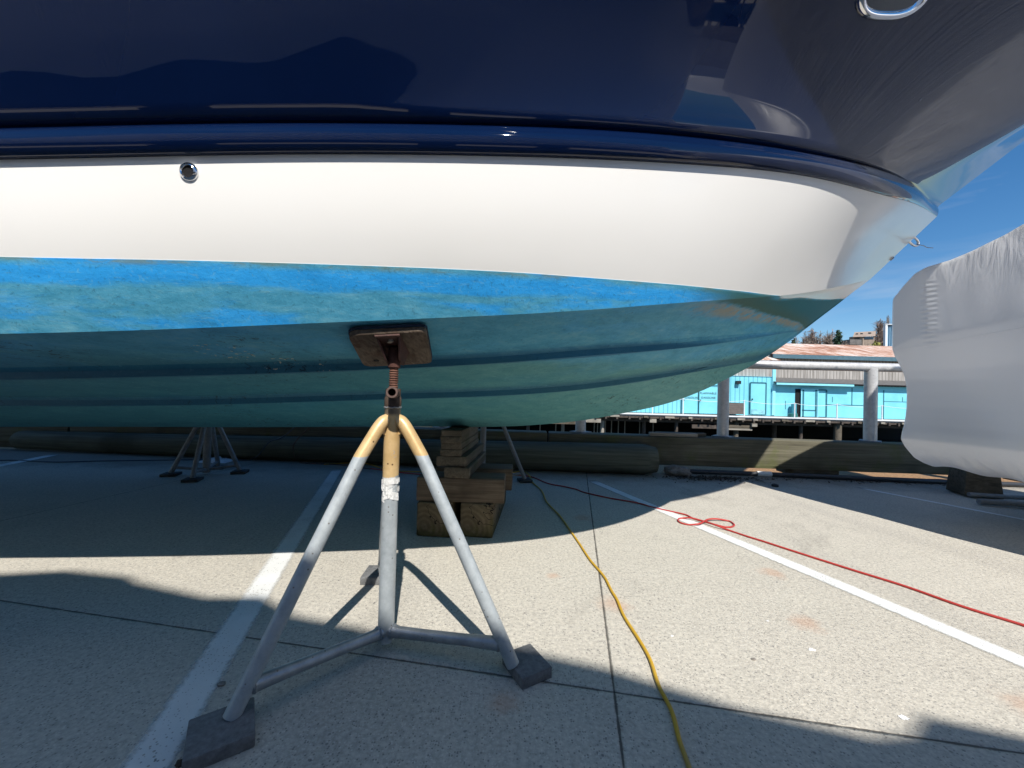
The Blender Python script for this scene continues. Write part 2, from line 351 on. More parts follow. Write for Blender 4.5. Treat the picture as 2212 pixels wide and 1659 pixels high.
def hp(k, U):
    b, z, ue = HS[k]
    u = U if U < -1 else -1 + (U+1)*(ue+1)/(3.415+1)
    v = max(0.0, b(u)) if U < 3.4149 else (0.0 if k != 'R' else .012)
    return Vector((u, v, z(u)))
def lerp(a, b, t): return a*(1-t) + b*t
def prof_bottom(U):
    K, S2, S1, C = hp('K', U), hp('S2', U), hp('S1', U), hp('C', U)
    f = min(1, max(0, (3.2-U)/1.6))            # strakes and chine flat fade towards the stem
    up = Vector((0, 0, 1)); o = Vector((0, 1, 0)); P = []
    P += [K, K + Vector((0, .03*f, .004*f))]
    for i in (1, 2, 3): P.append(lerp(K, S2, i/3.4))
    P += [S2 - o*.012*f, S2 + up*.004*f + o*.001*f, S2 + up*.034*f + o*.004*f, S2 + up*.052*f + o*.020*f, S2 + up*.062*f + o*.060*f]
    a = P[-1]
    for i in (1, 2, 3): P.append(lerp(a, S1, i/3.5))
    P += [S1 - o*.012*f, S1 + up*.004*f + o*.001*f, S1 + up*.034*f + o*.004*f, S1 + up*.054*f + o*.022*f, S1 + up*.064*f + o*.062*f]
    a = P[-1]; e = C - o*.05*f - up*.006*f
    for i in (1, 2, 3): P.append(lerp(a, e, i/3.4))
    P += [e, C]
    return P
def prof_side(U):
    C, W_ = hp('C', U), hp('W', U); P = []
    f = min(1, max(0, (2.2-U)/2.5))
    for i in range(13):
        t = i/12; q = lerp(C, W_, t); q.y += .028*math.sin(math.pi*t)*f - .05*math.sin(math.pi*t)*min(1, max(0, (U-1.2)/1.2))*min(1, (3.415-U)/.8)
        P.append(q)
    return P
def prof_rail(U):
    W_, R_ = hp('W', U), hp('R', U); f = min(1, max(.25, (3.415-U)/.9)); o = Vector((0, 1, 0))
    P = [W_ + Vector((0, -.003, .001))]
    if U > 3.4149: f = .0
    P.append(W_ + o*.010*f + Vector((0, 0, .0)))
    N = 12
    for i in range(N+1):
        t = i/N; q = lerp(W_, R_, t); q.y += f*(.008 + .026*math.sin(math.pi*min(1, .12+.88*t))**.8)*(1-.32*t); P.append(q)
    P.append(R_ + Vector((0, -.006*f, .006)))
    return P
def prof_top(U):
    R_, S_ = hp('R', U), hp('S', U); P = []; f = min(1, max(.2, (3.415-U)/.9))
    B = R_ + Vector((0, -.004*f, .004)); P.append(B)
    P.append(B + Vector((0, -.016*f, .004))); P.append(B + Vector((0, -.018*f, .014)))
    P.append(B + Vector((0, .004*f, .019))); G = B + Vector((0, .010*f, .024)); P.append(G)
    e = 1 + 2.3*min(1, max(0, (U+.6)/2.9))
    N = 26
    for i in range(1, N+1):
        t = i/N; q = lerp(G, S_, t); q.y = G.y + (S_.y-G.y)*t**e; P.append(q)
    return P
def far(fn, p, p0):
    # unseen far side given less flare so its shadow clears the railing
    if fn is not prof_top: return p.y
    t = min(1, max(0, (p.x-1.0)/1.7)); k = 1 - .95*t*t*(3-2*t); return p0.y + (p.y-p0.y)*k if p.y > p0.y else p.y
def hull_loft(fn, lo=0, hi=1):
    mb = MB(); rows_n, rows_f = [], []
    for i in range(NST+1):
        U = station(i/NST); P = fn(U)
        rows_n.append([(p.x, -p.y, p.z) for p in P]); rows_f.append([(p.x, far(fn, p, P[0]), p.z) for p in P])
    mb.grid(rows_n, flip=False); mb.grid(rows_f, flip=True)
    bmesh.ops.remove_doubles(mb.bm, verts=mb.bm.verts, dist=.0004)
    return mb
# boat frame: x along, y to the far side, z up
SLOPE = .05
boat = empty('motor_yacht', (0, 2.94, 0), 'large powerboat with navy topsides, white band and worn blue bottom, propped above the concrete', 'boat', rz=math.atan(SLOPE))

WP = [(-9, 1.25), (-4, 1.325), (-1.67, 1.367), (-1.07, 1.386), (-.58, 1.399), (-.11, 1.41), (.25, 1.417), (.65, 1.434), (.9, 1.451), (1.2, 1.481), (1.57, 1.556), (2.14, 1.676), (2.47, 1.755), (2.65, 1.797), (3.4, 2.0)]
WS = [(-9, .8), (-2, 1.14), (.0, 1.315), (.76, 1.391), (.95, 1.41), (1.27, 1.441), (1.67, 1.483), (2.07, 1.518), (2.3, 1.535), (3.4, 1.62)]
def bottom_paint(m, X, Y, Z, under=False):
    stretch = m.map((.55, 1, 3.2)); st2 = m.map((1.1, 1, 4))
    n1 = m.noise(2.3, 5, .6, .4, co=stretch); n2 = m.noise(7, 6, .7, .3, co=st2); n3 = m.noise(55, 5, .75)
    teal = m.ramp(n2, (.28, (.040, .26, .40)), (.52, (.078, .35, .52)), (.75, (.16, .44, .56)))
    blue = m.ramp(n2, (.3, (.008, .29, .76)), (.7, (.02, .39, .92)))
    low = m.ramp(n2, (.3, (.075, .27, .285)), (.7, (.15, .37, .365)))          # greener on the true bottom
    # height below the paint line
    wp = m.curve(X, WP, -9, 3.4, 1.2, 2.1); dz = m.math('SUBTRACT', wp, Z)
    band = m.math('SUBTRACT', m.step(dz, .005, .03), m.step(m.math('ADD', dz, m.math('MULTIPLY', m.math('SUBTRACT', n1, .5), .12)), .06, .085))
    patch = m.step(n1, .50, .62)
    k = m.math('MAXIMUM', m.math('MULTIPLY', band, .85), m.math('MULTIPLY', patch, m.math('MULTIPLY', m.step(dz, .36, .28), .8)))
    low = m.mix(m.step(X, .6, -1.6), low, m.ramp(n2, (.3, (.030, .185, .26)), (.7, (.06, .26, .33))))
    k = m.math('MULTIPLY', k, .22) if under else k
    above = m.step(dz, .30, .24)
    base = m.mix(above, low, teal)
    c = m.mix(k, base, blue)
    # blue rubbed back along strakes and in patches
    c = m.mix(m.math('MULTIPLY', m.step(m.noise(1.3, 4, .6, .6, co=m.map((.8, 1, 2.4), (0, 0, 0), (3, 1, 2))), .55, .72), .28), c, (.015, .21, .38))
    c = m.mix(m.math('MULTIPLY', m.step(n3, .56, .70), .55), c, (.02, .10, .14))
    c = m.mix(m.math('MULTIPLY', m.step(n3, .44, .30), .42), c, (.20, .50, .58))
    fs = m.noise(1, 5, .75, .2, co=m.map((9, 9, 60))); c = m.mix(m.math('MULTIPLY', m.step(fs, .57, .68), .30), c, (.22, .44, .46))
    fv = m.noise(1, 5, .7, .2, co=m.map((55, 55, 9))); c = m.mix(m.math('MULTIPLY', m.step(fv, .58, .70), .28), c, (.02, .14, .22))
    # darker blue band just above each strake edge
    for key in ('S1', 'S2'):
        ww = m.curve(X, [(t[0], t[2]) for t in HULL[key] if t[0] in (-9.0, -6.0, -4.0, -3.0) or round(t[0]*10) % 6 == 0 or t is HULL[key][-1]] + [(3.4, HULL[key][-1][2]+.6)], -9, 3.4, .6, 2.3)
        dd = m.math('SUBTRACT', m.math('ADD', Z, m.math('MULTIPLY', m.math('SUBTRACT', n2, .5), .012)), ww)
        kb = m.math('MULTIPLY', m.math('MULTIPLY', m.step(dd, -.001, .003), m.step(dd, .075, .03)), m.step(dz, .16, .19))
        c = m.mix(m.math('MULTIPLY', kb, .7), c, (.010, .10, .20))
    eg = m.math('MULTIPLY', m.step(dz, .022, .006), m.step(m.noise(1, 5, .7, .3, co=m.map((5, 5, 30))), .45, .62)); c = m.mix(m.math('MULTIPLY', eg, .75), c, (.16, .24, .20))
    # scum line forward
    ws = m.curve(X, WS, -9, 3.4, .7, 1.7)
    dq = m.math('SUBTRACT', ws, m.math('ADD', Z, m.math('MULTIPLY', m.math('SUBTRACT', m.noise(9, 5, .7), .5), .03)))
    fwd = m.step(X, .55, .95)
    b1 = m.math('MULTIPLY', m.math('MULTIPLY', m.step(dq, -.012, .004), m.step(dq, .040, .010)), fwd)
    c = m.mix(m.math('MULTIPLY', b1, m.math('MULTIPLY', m.step(m.noise(14, 5, .75), .38, .55), .8)), c, (.33, .29, .20))
    smoothp = m.math('MULTIPLY', m.math('MULTIPLY', m.step(dq, .0, -.012), fwd), m.step(dz, 0, .01))
    c = m.mix(smoothp, c, m.mix(m.step(dq, -.07, .0), (.010, .14, .185), (.050, .125, .105)))
    # black weed specks, bare chips
    w1 = m.noise(26, 6, .8, 1.2); w2 = m.noise(1.6, 3, .5, co=m.map((1, 1, 1.5), (0, 0, 0), (7, 0, 0)))
    c = m.mix(m.math('MULTIPLY', m.math('MULTIPLY', m.step(w1, .56, .62), m.math('ADD', m.math('MULTIPLY', m.step(w2, .50, .60), m.step(dz, .16, .24)), m.math('MULTIPLY', m.step(w2, .58, .66), .25))), .75), c, (.012, .03, .036))
    for (cx, cz, rx, rz) in ((-1.23, 1.12, .09, .022), (-1.06, 1.10, .06, .018), (-.92, 1.075, .055, .02), (-1.13, 1.065, .03, .008)):
        ddx = m.math('DIVIDE', m.math('SUBTRACT', X, cx), rx); ddz = m.math('DIVIDE', m.math('SUBTRACT', Z, cz), rz)
        rr = m.math('ADD', m.math('MULTIPLY', ddx, ddx), m.math('MULTIPLY', ddz, ddz))
        c = m.mix(m.math('MULTIPLY', m.math('MULTIPLY', m.step(rr, 1.4, .8), m.step(m.noise(42, 4, .7), .60, .63)), m.step(dz, .2, .22)), c, (.52, .50, .33))
    return c, n3, dz
def hull_bottom_mat():
    m = Mat('antifouling_paint', rough=.62, spec=.3); X, Y, Z = m.xyz()
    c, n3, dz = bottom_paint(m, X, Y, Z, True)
    wf = m.step(dz, -.0015, .0015)
    c = m.mix(wf, (.78, .775, .75), c)
    m.L(m.math('ADD', m.math('MULTIPLY', wf, .42), .18), m.p.inputs['Roughness'])
    h = m.math('MULTIPLY', n3, wf); m.bump(h, .3, .004)
    m.bump(m.math('MULTIPLY', m.noise(8, 4), wf), .15, .015)
    return m.col(c).m
RUST = [(.50, 1.83, .10), (1.32, 1.72, .09), (.0, 1.24, .07), (1.75, 1.27, .12), (.58, 3.06, .12), (-.35, 3.2, .10), (1.5, 2.2, .09), (.25, 2.1, .05)]
JOINTS = [((-2.253, 1.731), (1.488, 1.114)), ((.883, 4.408), (.325, 1.041)), ((-2.253, 5.731+.15), (1.488, 5.114+.15)), ((-3.2, 4.5), (-3.75, 1.1)), ((5.0, 4.4), (4.45, 1.0))]
M['concrete'] = concrete(); M['paint'] = paint_line(); M['navy'] = navy(); M['bottom'] = hull_bottom_mat()
def side_mat():
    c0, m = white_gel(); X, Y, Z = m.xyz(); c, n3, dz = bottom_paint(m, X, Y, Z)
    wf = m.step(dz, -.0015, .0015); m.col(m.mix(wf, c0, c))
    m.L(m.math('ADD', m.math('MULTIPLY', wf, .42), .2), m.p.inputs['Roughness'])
    m.L(m.math('SUBTRACT', .15, m.math('MULTIPLY', wf, .15)), m.p.inputs['Coat Weight'])
    m.bump(m.math('MULTIPLY', n3, wf), .35, .005); m.bump(m.math('MULTIPLY', m.noise(8, 4), wf), .12, .012)
    return m.m
M['side'] = side_mat()
M['galv'] = galv(); M['rail'] = galv('weathered_rail_steel', (.46, .46, .47), (.64, .64, .64), .2, .35)
M['rust'] = rusty(); M['chrome'] = plain('polished_steel', (.75, .75, .76), .08, 1, .03)
M['black'] = plain('black_rubber', (.012, .012, .013), .5); M['dark_hole'] = plain('dark_inside', (.004, .004, .005), .9)
M['timber'] = wood('old_timber', (.115, .086, .060), (.22, .175, .13), (.030, .020, .013), 0, 1.0)
M['timber_y'] = wood('old_timber_lengthwise', (.105, .088, .066), (.20, .172, .132), (.03, .022, .015), 1, 1.0, moss=(.055, .06, .02))
M['timber_gray'] = wood('grey_timber', (.115, .095, .07), (.23, .20, .155), (.03, .025, .02), 0, .6)
M['beam'] = wood('bulkhead_timber', (.13, .12, .085), (.25, .235, .17), (.04, .035, .025), 0, .5, moss=(.12, .13, .055))
M['log'] = wood('log_wood', (.105, .112, .086), (.19, .20, .155), (.03, .034, .027), 0, .45)
M['plywood'] = wood('pad_plywood', (.11, .082, .06), (.24, .19, .145), (.02, .014, .011), 1, 1.3, moss=(.06, .025, .016))
M['plank'] = wood('pale_plank', (.28, .25, .21), (.42, .39, .33), (.10, .09, .08), 0, .5)
M['wrap'] = shrink(); M['wrap2'] = shrink('shrink_wrap_film'); M['mulch'] = plain('pine_mulch', (.30, .175, .085), .95, 0, .5, 40, .8)
M['plate'] = plain('grey_foot_plate', (.155, .158, .162), .85, 0, .35, 60, .5)
M['soil'] = plain('leafy_soil', (.07, .05, .035), .95, 0, .5, 30, .8)
M['rock'] = plain('grey_rock', (.22, .20, .18), .9, 0, .4, 20, .8)

# ---------------------------------------------------------------- boat parts
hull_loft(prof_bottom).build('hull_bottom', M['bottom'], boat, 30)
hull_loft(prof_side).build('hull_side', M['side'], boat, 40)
hull_loft(prof_rail).build('rub_rail', M['navy'], boat, 60)
hull_loft(prof_top).build('topside', M['navy'], boat, 60)
mb = MB()                                   # deck and transom close the hull
N_ = []; F_ = []
for i in range(NST+1):
    p = prof_top(station(i/NST))[-1]; N_.append((p.x, -p.y, p.z)); F_.append((p.x, far(prof_top, p, prof_top(station(i/NST))[0]), p.z))
mb.grid([N_, [(a[0], 0, a[2]+.06) for a in N_], F_]); mb.build('deck', plain('deck_white', (.7, .7, .68), .5), boat)
mb = MB(); tr = [prof_bottom(AFT), prof_side(AFT)[1:], prof_rail(AFT)[-1:], prof_top(AFT)[1:]]; tr = [p for q in tr for p in q]
mb.grid([[(p.x-.004, -p.y, p.z) for p in tr], [(p.x-.004, p.y, p.z) for p in tr]]); mb.build('transom', M['navy'], boat)
# cabin on deck, only ever seen from another position
mb = MB(); mb.grid([[(u, s*v, z) for u, s, v, z in ((-8, 1, 1.3, z0), (-8, -1, 1.3, z0), (x1, -1, y1, z0), (x1, 1, y1, z0))] for z0, x1, y1 in ((2.7, .2, 1.0), (3.9, -1.4, .8))], closed=True)
mb.box((-4.7, 0, 3.95), (6.9, 2.7, .09), bevel=.03); mb.build('cabin', plain('cabin_white', (.72, .72, .70), .3), boat)

def bvh_of(name):
    o = next(c for c in boat.children if c.name.startswith(name)); bm = bmesh.new(); bm.from_mesh(o.data); t = BVHTree.FromBMesh(bm); bm.free(); return t
def surf(pt, n, k, out=0.0):
    return Vector(pt) + Vector(n)*out
B2Wi = (Matrix.Translation((0, 2.94, 0)) @ Matrix.Rotation(math.atan(SLOPE), 4, 'Z')).inverted()
# raw-water exhaust through the white band
e_o = Vector((-1.103, -1.702, 1.646)); e_n = Vector((-.02, -1, -.12)).normalized()
mb = MB(); mb.lathe([(.0165, -.03), (.0165, .003), (.0172, .007), (.020, .010), (.025, .0075), (.028, .002), (.028, -.02)], e_o, e_n, 36)
th = mb.build('through_hull_fitting', M['chrome'], boat, 50)
mb = MB(); mb.lathe([(.0, .0035), (.0160, .0035), (.0164, .0045)], e_o, e_n, 28); mb.build('bore', M['dark_hole'], th)
# oval port with a polished frame high on the bow
hit_ = bvh_of('topside').ray_cast(B2Wi @ EYE, (B2Wi.to_3x3() @ ray(1938, -26)).normalized()); c = hit_[0]; n_ = hit_[1] if hit_[1].y < 0 else -hit_[1]; ux = Vector((1, 0, .06)); ux = (ux - n_*ux.dot(n_)).normalized(); vy = n_.cross(ux)
def oval(rx, ry, h, n=48): return [c + ux*rx*math.copysign(abs(math.cos(a))**.75, math.cos(a)) + vy*ry*math.copysign(abs(math.sin(a))**.75, math.sin(a)) + n_*h for a in [2*math.pi*k/n for k in range(n)]]
mb = MB(); mb.grid([oval(.165, .085, -.03), oval(.165, .085, .006), oval(.158, .080, .016), oval(.148, .072, .018), oval(.138, .062, .012), oval(.132, .057, .0)], closed=True)
pf = mb.build('oval_port', M['chrome'], boat, 60)
mb = MB(); mb.bm.faces.new([mb.bm.verts.new(q) for q in oval(.134, .059, .004)]); mb.build('port_glass', plain('dark_glass', (.02, .025, .03), .03, 0, .1, coat=1), pf)
# bow eye, its wire tail and a small drain lower down the stem
ez = HS['K'][1](3.20); ebase = Vector((3.20, 0, ez)); et = Vector((.75, 0, -.62)).normalized(); ea = Vector((.68, 0, .73)).normalized()
mb = MB(); mb.tube(bez([ebase - ea*.028 - et*.01, ebase - ea*.028 + et*.035, ebase - ea*.018 + et*.062, ebase + et*.072, ebase + ea*.018 + et*.062, ebase + ea*.028 + et*.035, ebase + ea*.028 - et*.01]), .0085, 12)
be = mb.build('bow_eye', M['chrome'], boat, 60)
q = ebase + et*.068
mb = MB(); mb.tube(bez([q + Vector((-.01, 0, .01)), q + Vector((.012, -.01, -.006)), q + Vector((.05, 0, -.004)), q + Vector((.09, .005, -.016)), q + Vector((.135, 0, -.020))], 6), .0028, 6); mb.build('wire_tail', M['galv'], be)
dz_ = HS['K'][1](3.02); mb = MB(); mb.lathe([(.0, .012), (.012, .012), (.016, .006), (.016, -.02)], Vector((3.02, -.012, dz_)), Vector((.6, -.4, -.7)), 14); mb.build('stem_drain', M['galv'], boat)
# chip in the navy topside
mb = MB(); mb.lathe([(.0, .001), (.002, .001), (.0045, .0006), (.0045, -.006)], Vector((.058, -1.712, 2.049)), Vector((-.1, -.95, -.29)), 7); mb.build('paint_chip', plain('chipped_filler', (.45, .40, .28), .8), boat)

# ---------------------------------------------------------------- ground
def flat(name, pts, z, mat, kind='structure', parent=None, depth=0):
    mb = MB(); vs = [mb.bm.verts.new((x, y, z)) for x, y in pts]; mb.bm.faces.new(vs)
    o = mb.build(name, mat, parent, 0); o['kind'] = kind; return o
EDGE = lambda x: 5.24 - .05*x
mb = MB()
mb.box((0, 0, 0), (1, 1, 1)); mb.bm.clear()
mb.quad((-60, -60, 0), (60, -60, 0), (60, EDGE(60)-.28, 0), (-60, EDGE(-60)-.28, 0)); mb.quad((-60, EDGE(-60)-.28, 0), (60, EDGE(60)-.28, 0), (60, EDGE(60)-.28, -.3), (-60, EDGE(-60)-.28, -.3))
o = mb.build('ground', M['concrete'], None, 0); tag(o, kind='structure')
mb = MB(); rng = random.Random(5)
rows = []
for j in range(9):
    rows.append([(x*.12-7, EDGE(x*.12-7)-.285 + j*.27, -.12 + rng.uniform(-.012, .018)) for x in range(-70, 170)])
mb.grid(rows); o = mb.build('mulch_strip', M['mulch'], None, 60); tag(o, kind='structure')
mb = MB(); mb.box((0, 7.3, -2.06), (60, .35, 3.9), rot=Matrix.Rotation(-.05, 3, 'Z')); o = mb.build('seawall', M['beam'], None, 0); tag(o, 'dark timber seawall dropping to the water behind the mulch strip', 'seawall')
wat = Mat('harbour_water', (.01, .03, .035), .08); wat.bump(wat.noise(2.5, 4), .4, .05)
o = flat('water', [(-300, 6), (300, 6), (300, 46), (-300, 46)], -2.7, wat.m)
def stripe(a, b, wd, name='parking_line'):
    a, b = Vector(a), Vector(b); d = (b-a).normalized(); n = Vector((-d.y, d.x, 0)); mb = MB(); K = 40
    mb.grid([[a.lerp(b, i/K) - n*wd/2, a.lerp(b, i/K) + n*wd/2] for i in range(K+1)])
    uv = mb.bm.loops.layers.uv.new('UVMap')
    for f in mb.bm.faces:
        for l in f.loops:
            p = l.vert.co; t = (p-a).dot(d); s = (p-a).dot(n)/wd + .5; l[uv].uv = (s, t/3.5)
    o = mb.build(name, M['paint'], None, 0, recalc=False); tag(o, kind='structure'); return o
D_ = Vector((.30, -1, 0)).normalized()
def line_from(px, w_=.17):
    p = on_ground(*px, .004); return p
p = on_ground(728, 1015, .004); q = on_ground(314, 1659, .004); stripe(p + (p-q)*.02, q + (q-p)*.5, .15)
p = on_ground(1270, 1035, .004); q = on_ground(2212, 1430, .004); stripe(p, q + (q-p)*.5, .135)
p = on_ground(1837, 1050, .004); q = on_ground(2212, 1122, .004); stripe(p, q + (q-p)*1.5, .10)
p = on_ground(128, 980, .004); q = on_ground(0, 1003, .004); stripe(p, p + D_*3.4, .16)

# ---------------------------------------------------------------- jack stands
def stand_paint(name, cut, resid=False, top=None):
    m = Mat(name, rough=.38, metal=.15); X, Y, Z = m.xyz()
    n = m.noise(22, 5, .7); steel = m.ramp(m.noise(20, 6, .7), (.3, (.30, .335, .355)), (.7, (.46, .50, .52)))
    steel = m.mix(m.step(m.vor(34), .13, .06), steel, (.16, .15, .14))
    yel = m.ramp(m.noise(9, 5, .7), (.3, (.50, .33, .14)), (.7, (.70, .51, .27)))
    yel = m.mix(m.step(m.vor(26), .12, .05), yel, (.10, .05, .02)); yel = m.mix(m.math('MULTIPLY', m.step(m.noise(34, 5, .8), .63, .67), .8), yel, (.36, .38, .40)); steel = m.mix(m.math('MULTIPLY', m.step(m.noise(11, 6, .8, .6), .58, .72), .5), steel, (.17, .165, .16))
    zz = m.math('ADD', Z, m.math('MULTIPLY', m.math('SUBTRACT', n, .5), .006 if not resid else .03))
    c = m.mix(m.step(zz, cut-.001, cut+.001), steel, yel)
    if resid:
        r_ = m.math('MULTIPLY', m.step(zz, cut+.002, cut-.002), m.step(zz, cut-.085, cut-.05))
        c = m.mix(m.math('MULTIPLY', r_, m.step(n, .40, .5)), c, (.72, .72, .70))
    if top: c = m.mix(m.step(zz, top-.02, top+.0), c, (.13, .105, .075))
    m.bump(m.noise(140, 3), .12, .002); return m.col(c).m
M['leg'] = stand_paint('leg_paint', .745); M['post'] = stand_paint('post_paint', .655, True, .90)
M['tape'] = plain('torn_white_tape', (.72, .72, .70), .7, 0, .1, 30, .6)
st = empty('jack_stand', (-.456, 1.485, 0), 'near tripod jack stand, yellow top and silver legs, its wooden pad under the hull', 'jack stand', 'jack stands under the boat')
mb = MB(); mb.tube([(0, 0, .032), (0, 0, .6), (0, 0, .925)], .0300, 28); mb.build('post', M['post'], st, 50)
dirs = [Vector((-.350, -.388, 0)), Vector((.522, -.130, 0)), Vector((-.205, .572, 0))]
for k, d in enumerate(dirs):
    f = lambda s, z: d*s + Vector((0, 0, z))
    path = bez([f(.026, .874), f(.058, .870), f(.100, .850), f(.155, .808), f(.236, .742)], 6) + [f(.55, .425), f(.87, .098), f(.93, .036)]
    mb = MB(); mb.tube(path, .0238, 20, radii=[.0185 + .0053*min(1, i/8) for i in range(len(path))]); lg = mb.build('leg', M['leg'], st, 60)
    ang = (.605, .52, .05)[k]; sz = ((.155, .152), (.122, .142), (.14, .14))[k]
    cc = ((-.785+.456, 1.090-1.485), (.078+.456, 1.387-1.485), (-.668+.456, 2.015-1.485))[k]
    mb = MB(); mb.box((cc[0], cc[1], .0195), (sz[0], sz[1], .039), Matrix.Rotation(ang, 3, 'Z'), bevel=.004); mb.build('foot_plate', M['plate'], lg, 30)
    zb = .066 if k else .064
    mb = MB(); a = f(.03, zb+.006); b = f(.10, zb+.004); c2 = f(.84, .100)
    mb.tube([a, b, f(.3, .078), f(.6, .09), c2], .019, 18, radii=[.026, .0205, .0195, .0195, .0235]); mb.build('brace', M['galv'], st, 60)
mb = MB()
for d in dirs:
    dn = d.normalized(); s_ = Vector((-dn.y, dn.x, 0))*.004
    for sg in (1, -1):
        pass
    P = [dn*.022 + Vector((0, 0, .858)), dn*.07 + Vector((0, 0, .855)), dn*.088 + Vector((0, 0, .838)), dn*.022 + Vector((0, 0, .812))]
    mb.grid([[p - s_ for p in P], [p + s_ for p in P]], closed=True); mb.bm.faces.new([mb.bm.verts.new(p - s_) for p in P]); mb.bm.faces.new([mb.bm.verts.new(p + s_) for p in P])
mb.build('gusset', M['leg'], st, 30)
mb = MB(); mb.lathe([(0, .918), (.0305, .918), (.0315, .922), (.0315, .955), (.028, .962), (.028, .990), (.0, .992)], (0, 0, 0), (0, 0, 1), 24); nut = mb.build('adjusting_nut', rusty('dark_brown_nut', (.035, .026, .022), (.10, .068, .05)), st, 40)
ho = Vector((.01, -.02, .975)); hd = Vector((.22, -.95, .03)).normalized()
mb = MB(); mb.lathe([(.0, .0), (.0205, .0), (.0205, .118), (.0195, .121), (.0135, .121), (.0130, .119), (.0130, .02), (0, .02)], ho, hd, 28); mb.build('handle_socket', plain('brown_socket_steel', (.12, .075, .062), .55, .2, .3, 30), nut, 40)
prof = [(0, .985)]; z = .985
while z < 1.120: prof += [(.0148, z), (.0178, z+.0022), (.0178, z+.0042), (.0148, z+.0066)]; z += .0088
mb = MB(); mb.lathe(prof + [(0, z)], (0, 0, 0), (0, 0, 1), 20); mb.build('threaded_rod', rusty('rusty_rod', (.07, .030, .022), (.17, .085, .06)), st, 30)
# wooden pad lying against the hull bottom
bm_ = boat.matrix_basis
B2W = Matrix.Translation((0, 2.94, 0)) @ Matrix.Rotation(math.atan(SLOPE), 4, 'Z')
cor = [B2W @ Vector(p) for p in ((-.674, -1.527, 1.213), (-.396, -1.519, 1.238), (-.42, -1.207, 1.141), (-.716, -1.204, 1.116))]
nrm = (cor[1]-cor[0]).cross(cor[3]-cor[0]).normalized(); nrm = nrm if nrm.z < 0 else -nrm
cor = [p - Vector(st.location) + nrm*.008 for p in cor]
def padpoly(k, h):
    cen = sum(cor, Vector())/4; cs = [cen + (p-cen)*k for p in cor]; outp = []
    for i in range(4):
        a, b, c3 = cs[i-1], cs[i], cs[(i+1) % 4]; r_ = .045 if i in (0, 3) else .03
        p0 = b + (a-b).normalized()*r_; p1 = b + (c3-b).normalized()*r_
        for t in (0, .25, .5, .75, 1): outp.append((1-t)**2*p0 + 2*t*(1-t)*b + t*t*p1 + nrm*h)
    return outp
mb = MB(); mb.grid([padpoly(1.02, 0), padpoly(1.02, .010)], closed=True); mb.bm.faces.new([mb.bm.verts.new(p) for p in padpoly(1.02, .0105)]); mb.build('pad_felt', plain('dark_pad_felt', (.010, .022, .05), .8, 0, .4, 30), st, 30)
mb = MB(); mb.grid([padpoly(1, .011), padpoly(1.0, .026), padpoly(.985, .030)], closed=True); mb.bm.faces.new([mb.bm.verts.new(p) for p in padpoly(.985, .030)]); pad = mb.build('pad', M['plywood'], st, 30)
cen = sum(cor, Vector())/4 + nrm*.031
ax_u = (cor[1]-cor[0]).normalized(); ax_v = nrm.cross(ax_u).normalized(); ax_v = ax_v if ax_v.dot(cor[3]-cor[0]) > 0 else -ax_v
mb = MB(); q = cor[3].lerp(cor[2], .22)*.78 + cor[0].lerp(cor[1], .22)*.22 + nrm*.0315
mb.lathe([(0, .0), (.011, .0), (.012, -.002)], q, nrm, 16); mb.build('bolt_hole', M['dark_hole'], pad)
topc = Vector((0, 0, 1.125)); rot = Matrix((ax_u, ax_v, nrm)).transposed()
pc = topc - ax_v*.02; pc = pc + nrm*((cen - pc).dot(nrm) + .004)
mb = MB(); mb.box(pc, (.088, .19, .006), rot)
for sx in (-.040, .040):
    P = [pc + ax_u*sx - ax_v*.085, pc + ax_u*sx + ax_v*.085, pc + ax_u*sx*.62 + ax_v*.06 + nrm*.062, pc + ax_u*sx*.62 - ax_v*.01 + nrm*.062]
    mb.grid([[p - ax_u*.003 for p in P], [p + ax_u*.003 for p in P]], closed=True); mb.bm.faces.new([mb.bm.verts.new(p - ax_u*.003) for p in P]); mb.bm.faces.new([mb.bm.verts.new(p + ax_u*.003) for p in P])
br = mb.build('swivel_bracket', plain('red_brown_bracket', (.070, .030, .024), .7, .1, .35, 25, .4), st, 30)
mb = MB(); mb.lathe([(0, 1.070), (.020, 1.070), (.0235, 1.073), (.0235, 1.135), (.018, 1.15), (0, 1.15)], (0, 0, 0), (0, 0, 1), 24); mb.build('rod_cup', rusty('rusty_cup', (.05, .022, .018), (.10, .045, .035)), br, 40)
mb = MB(); mb.lathe([(.009, .012), (0, .012)], pc - ax_v*.055, nrm, 6); mb.lathe([(.010, 0), (.010, .007), (.006, .011), (0, .012)], pc - ax_v*.055 + ax_u*.004, nrm, 6); mb.build('bolt', plain('zinc_bolt', (.40, .36, .30), .5, .5), br, 20)
def ringbead(c0, ax, r, th=.0035):           # weld beads where the tubes meet
    mb = MB()
    ax = Vector(ax).normalized(); up = Vector((0, 0, 1)) if abs(ax.z) < .9 else Vector((1, 0, 0)); x = ax.cross(up).normalized(); y = ax.cross(x); n = 26
    pts = [Vector(c0) + (x*math.cos(a)+y*math.sin(a))*r + ax*.0012*math.sin(9*a) for a in [2*math.pi*k/n for k in range(n+1)]]; mb.tube(pts, th, 6, cap=False); mb.build('weld_bead', M['galv'], st, 60)
for k, d in enumerate(dirs):
    dn = d.normalized(); ringbead(dn*.0315 + Vector((0, 0, .070)), dn, .0225); ringbead(d*.828 + Vector((0, 0, .0995)), dn + Vector((0, 0, .02)), .0225); ringbead(dn*.031 + Vector((0, 0, .867)), dn, .0195)
ringbead((0, 0, .919), (0, 0, 1), .0305)
rng = random.Random(3)
mb = MB()                                   # torn tape wrapped round the post
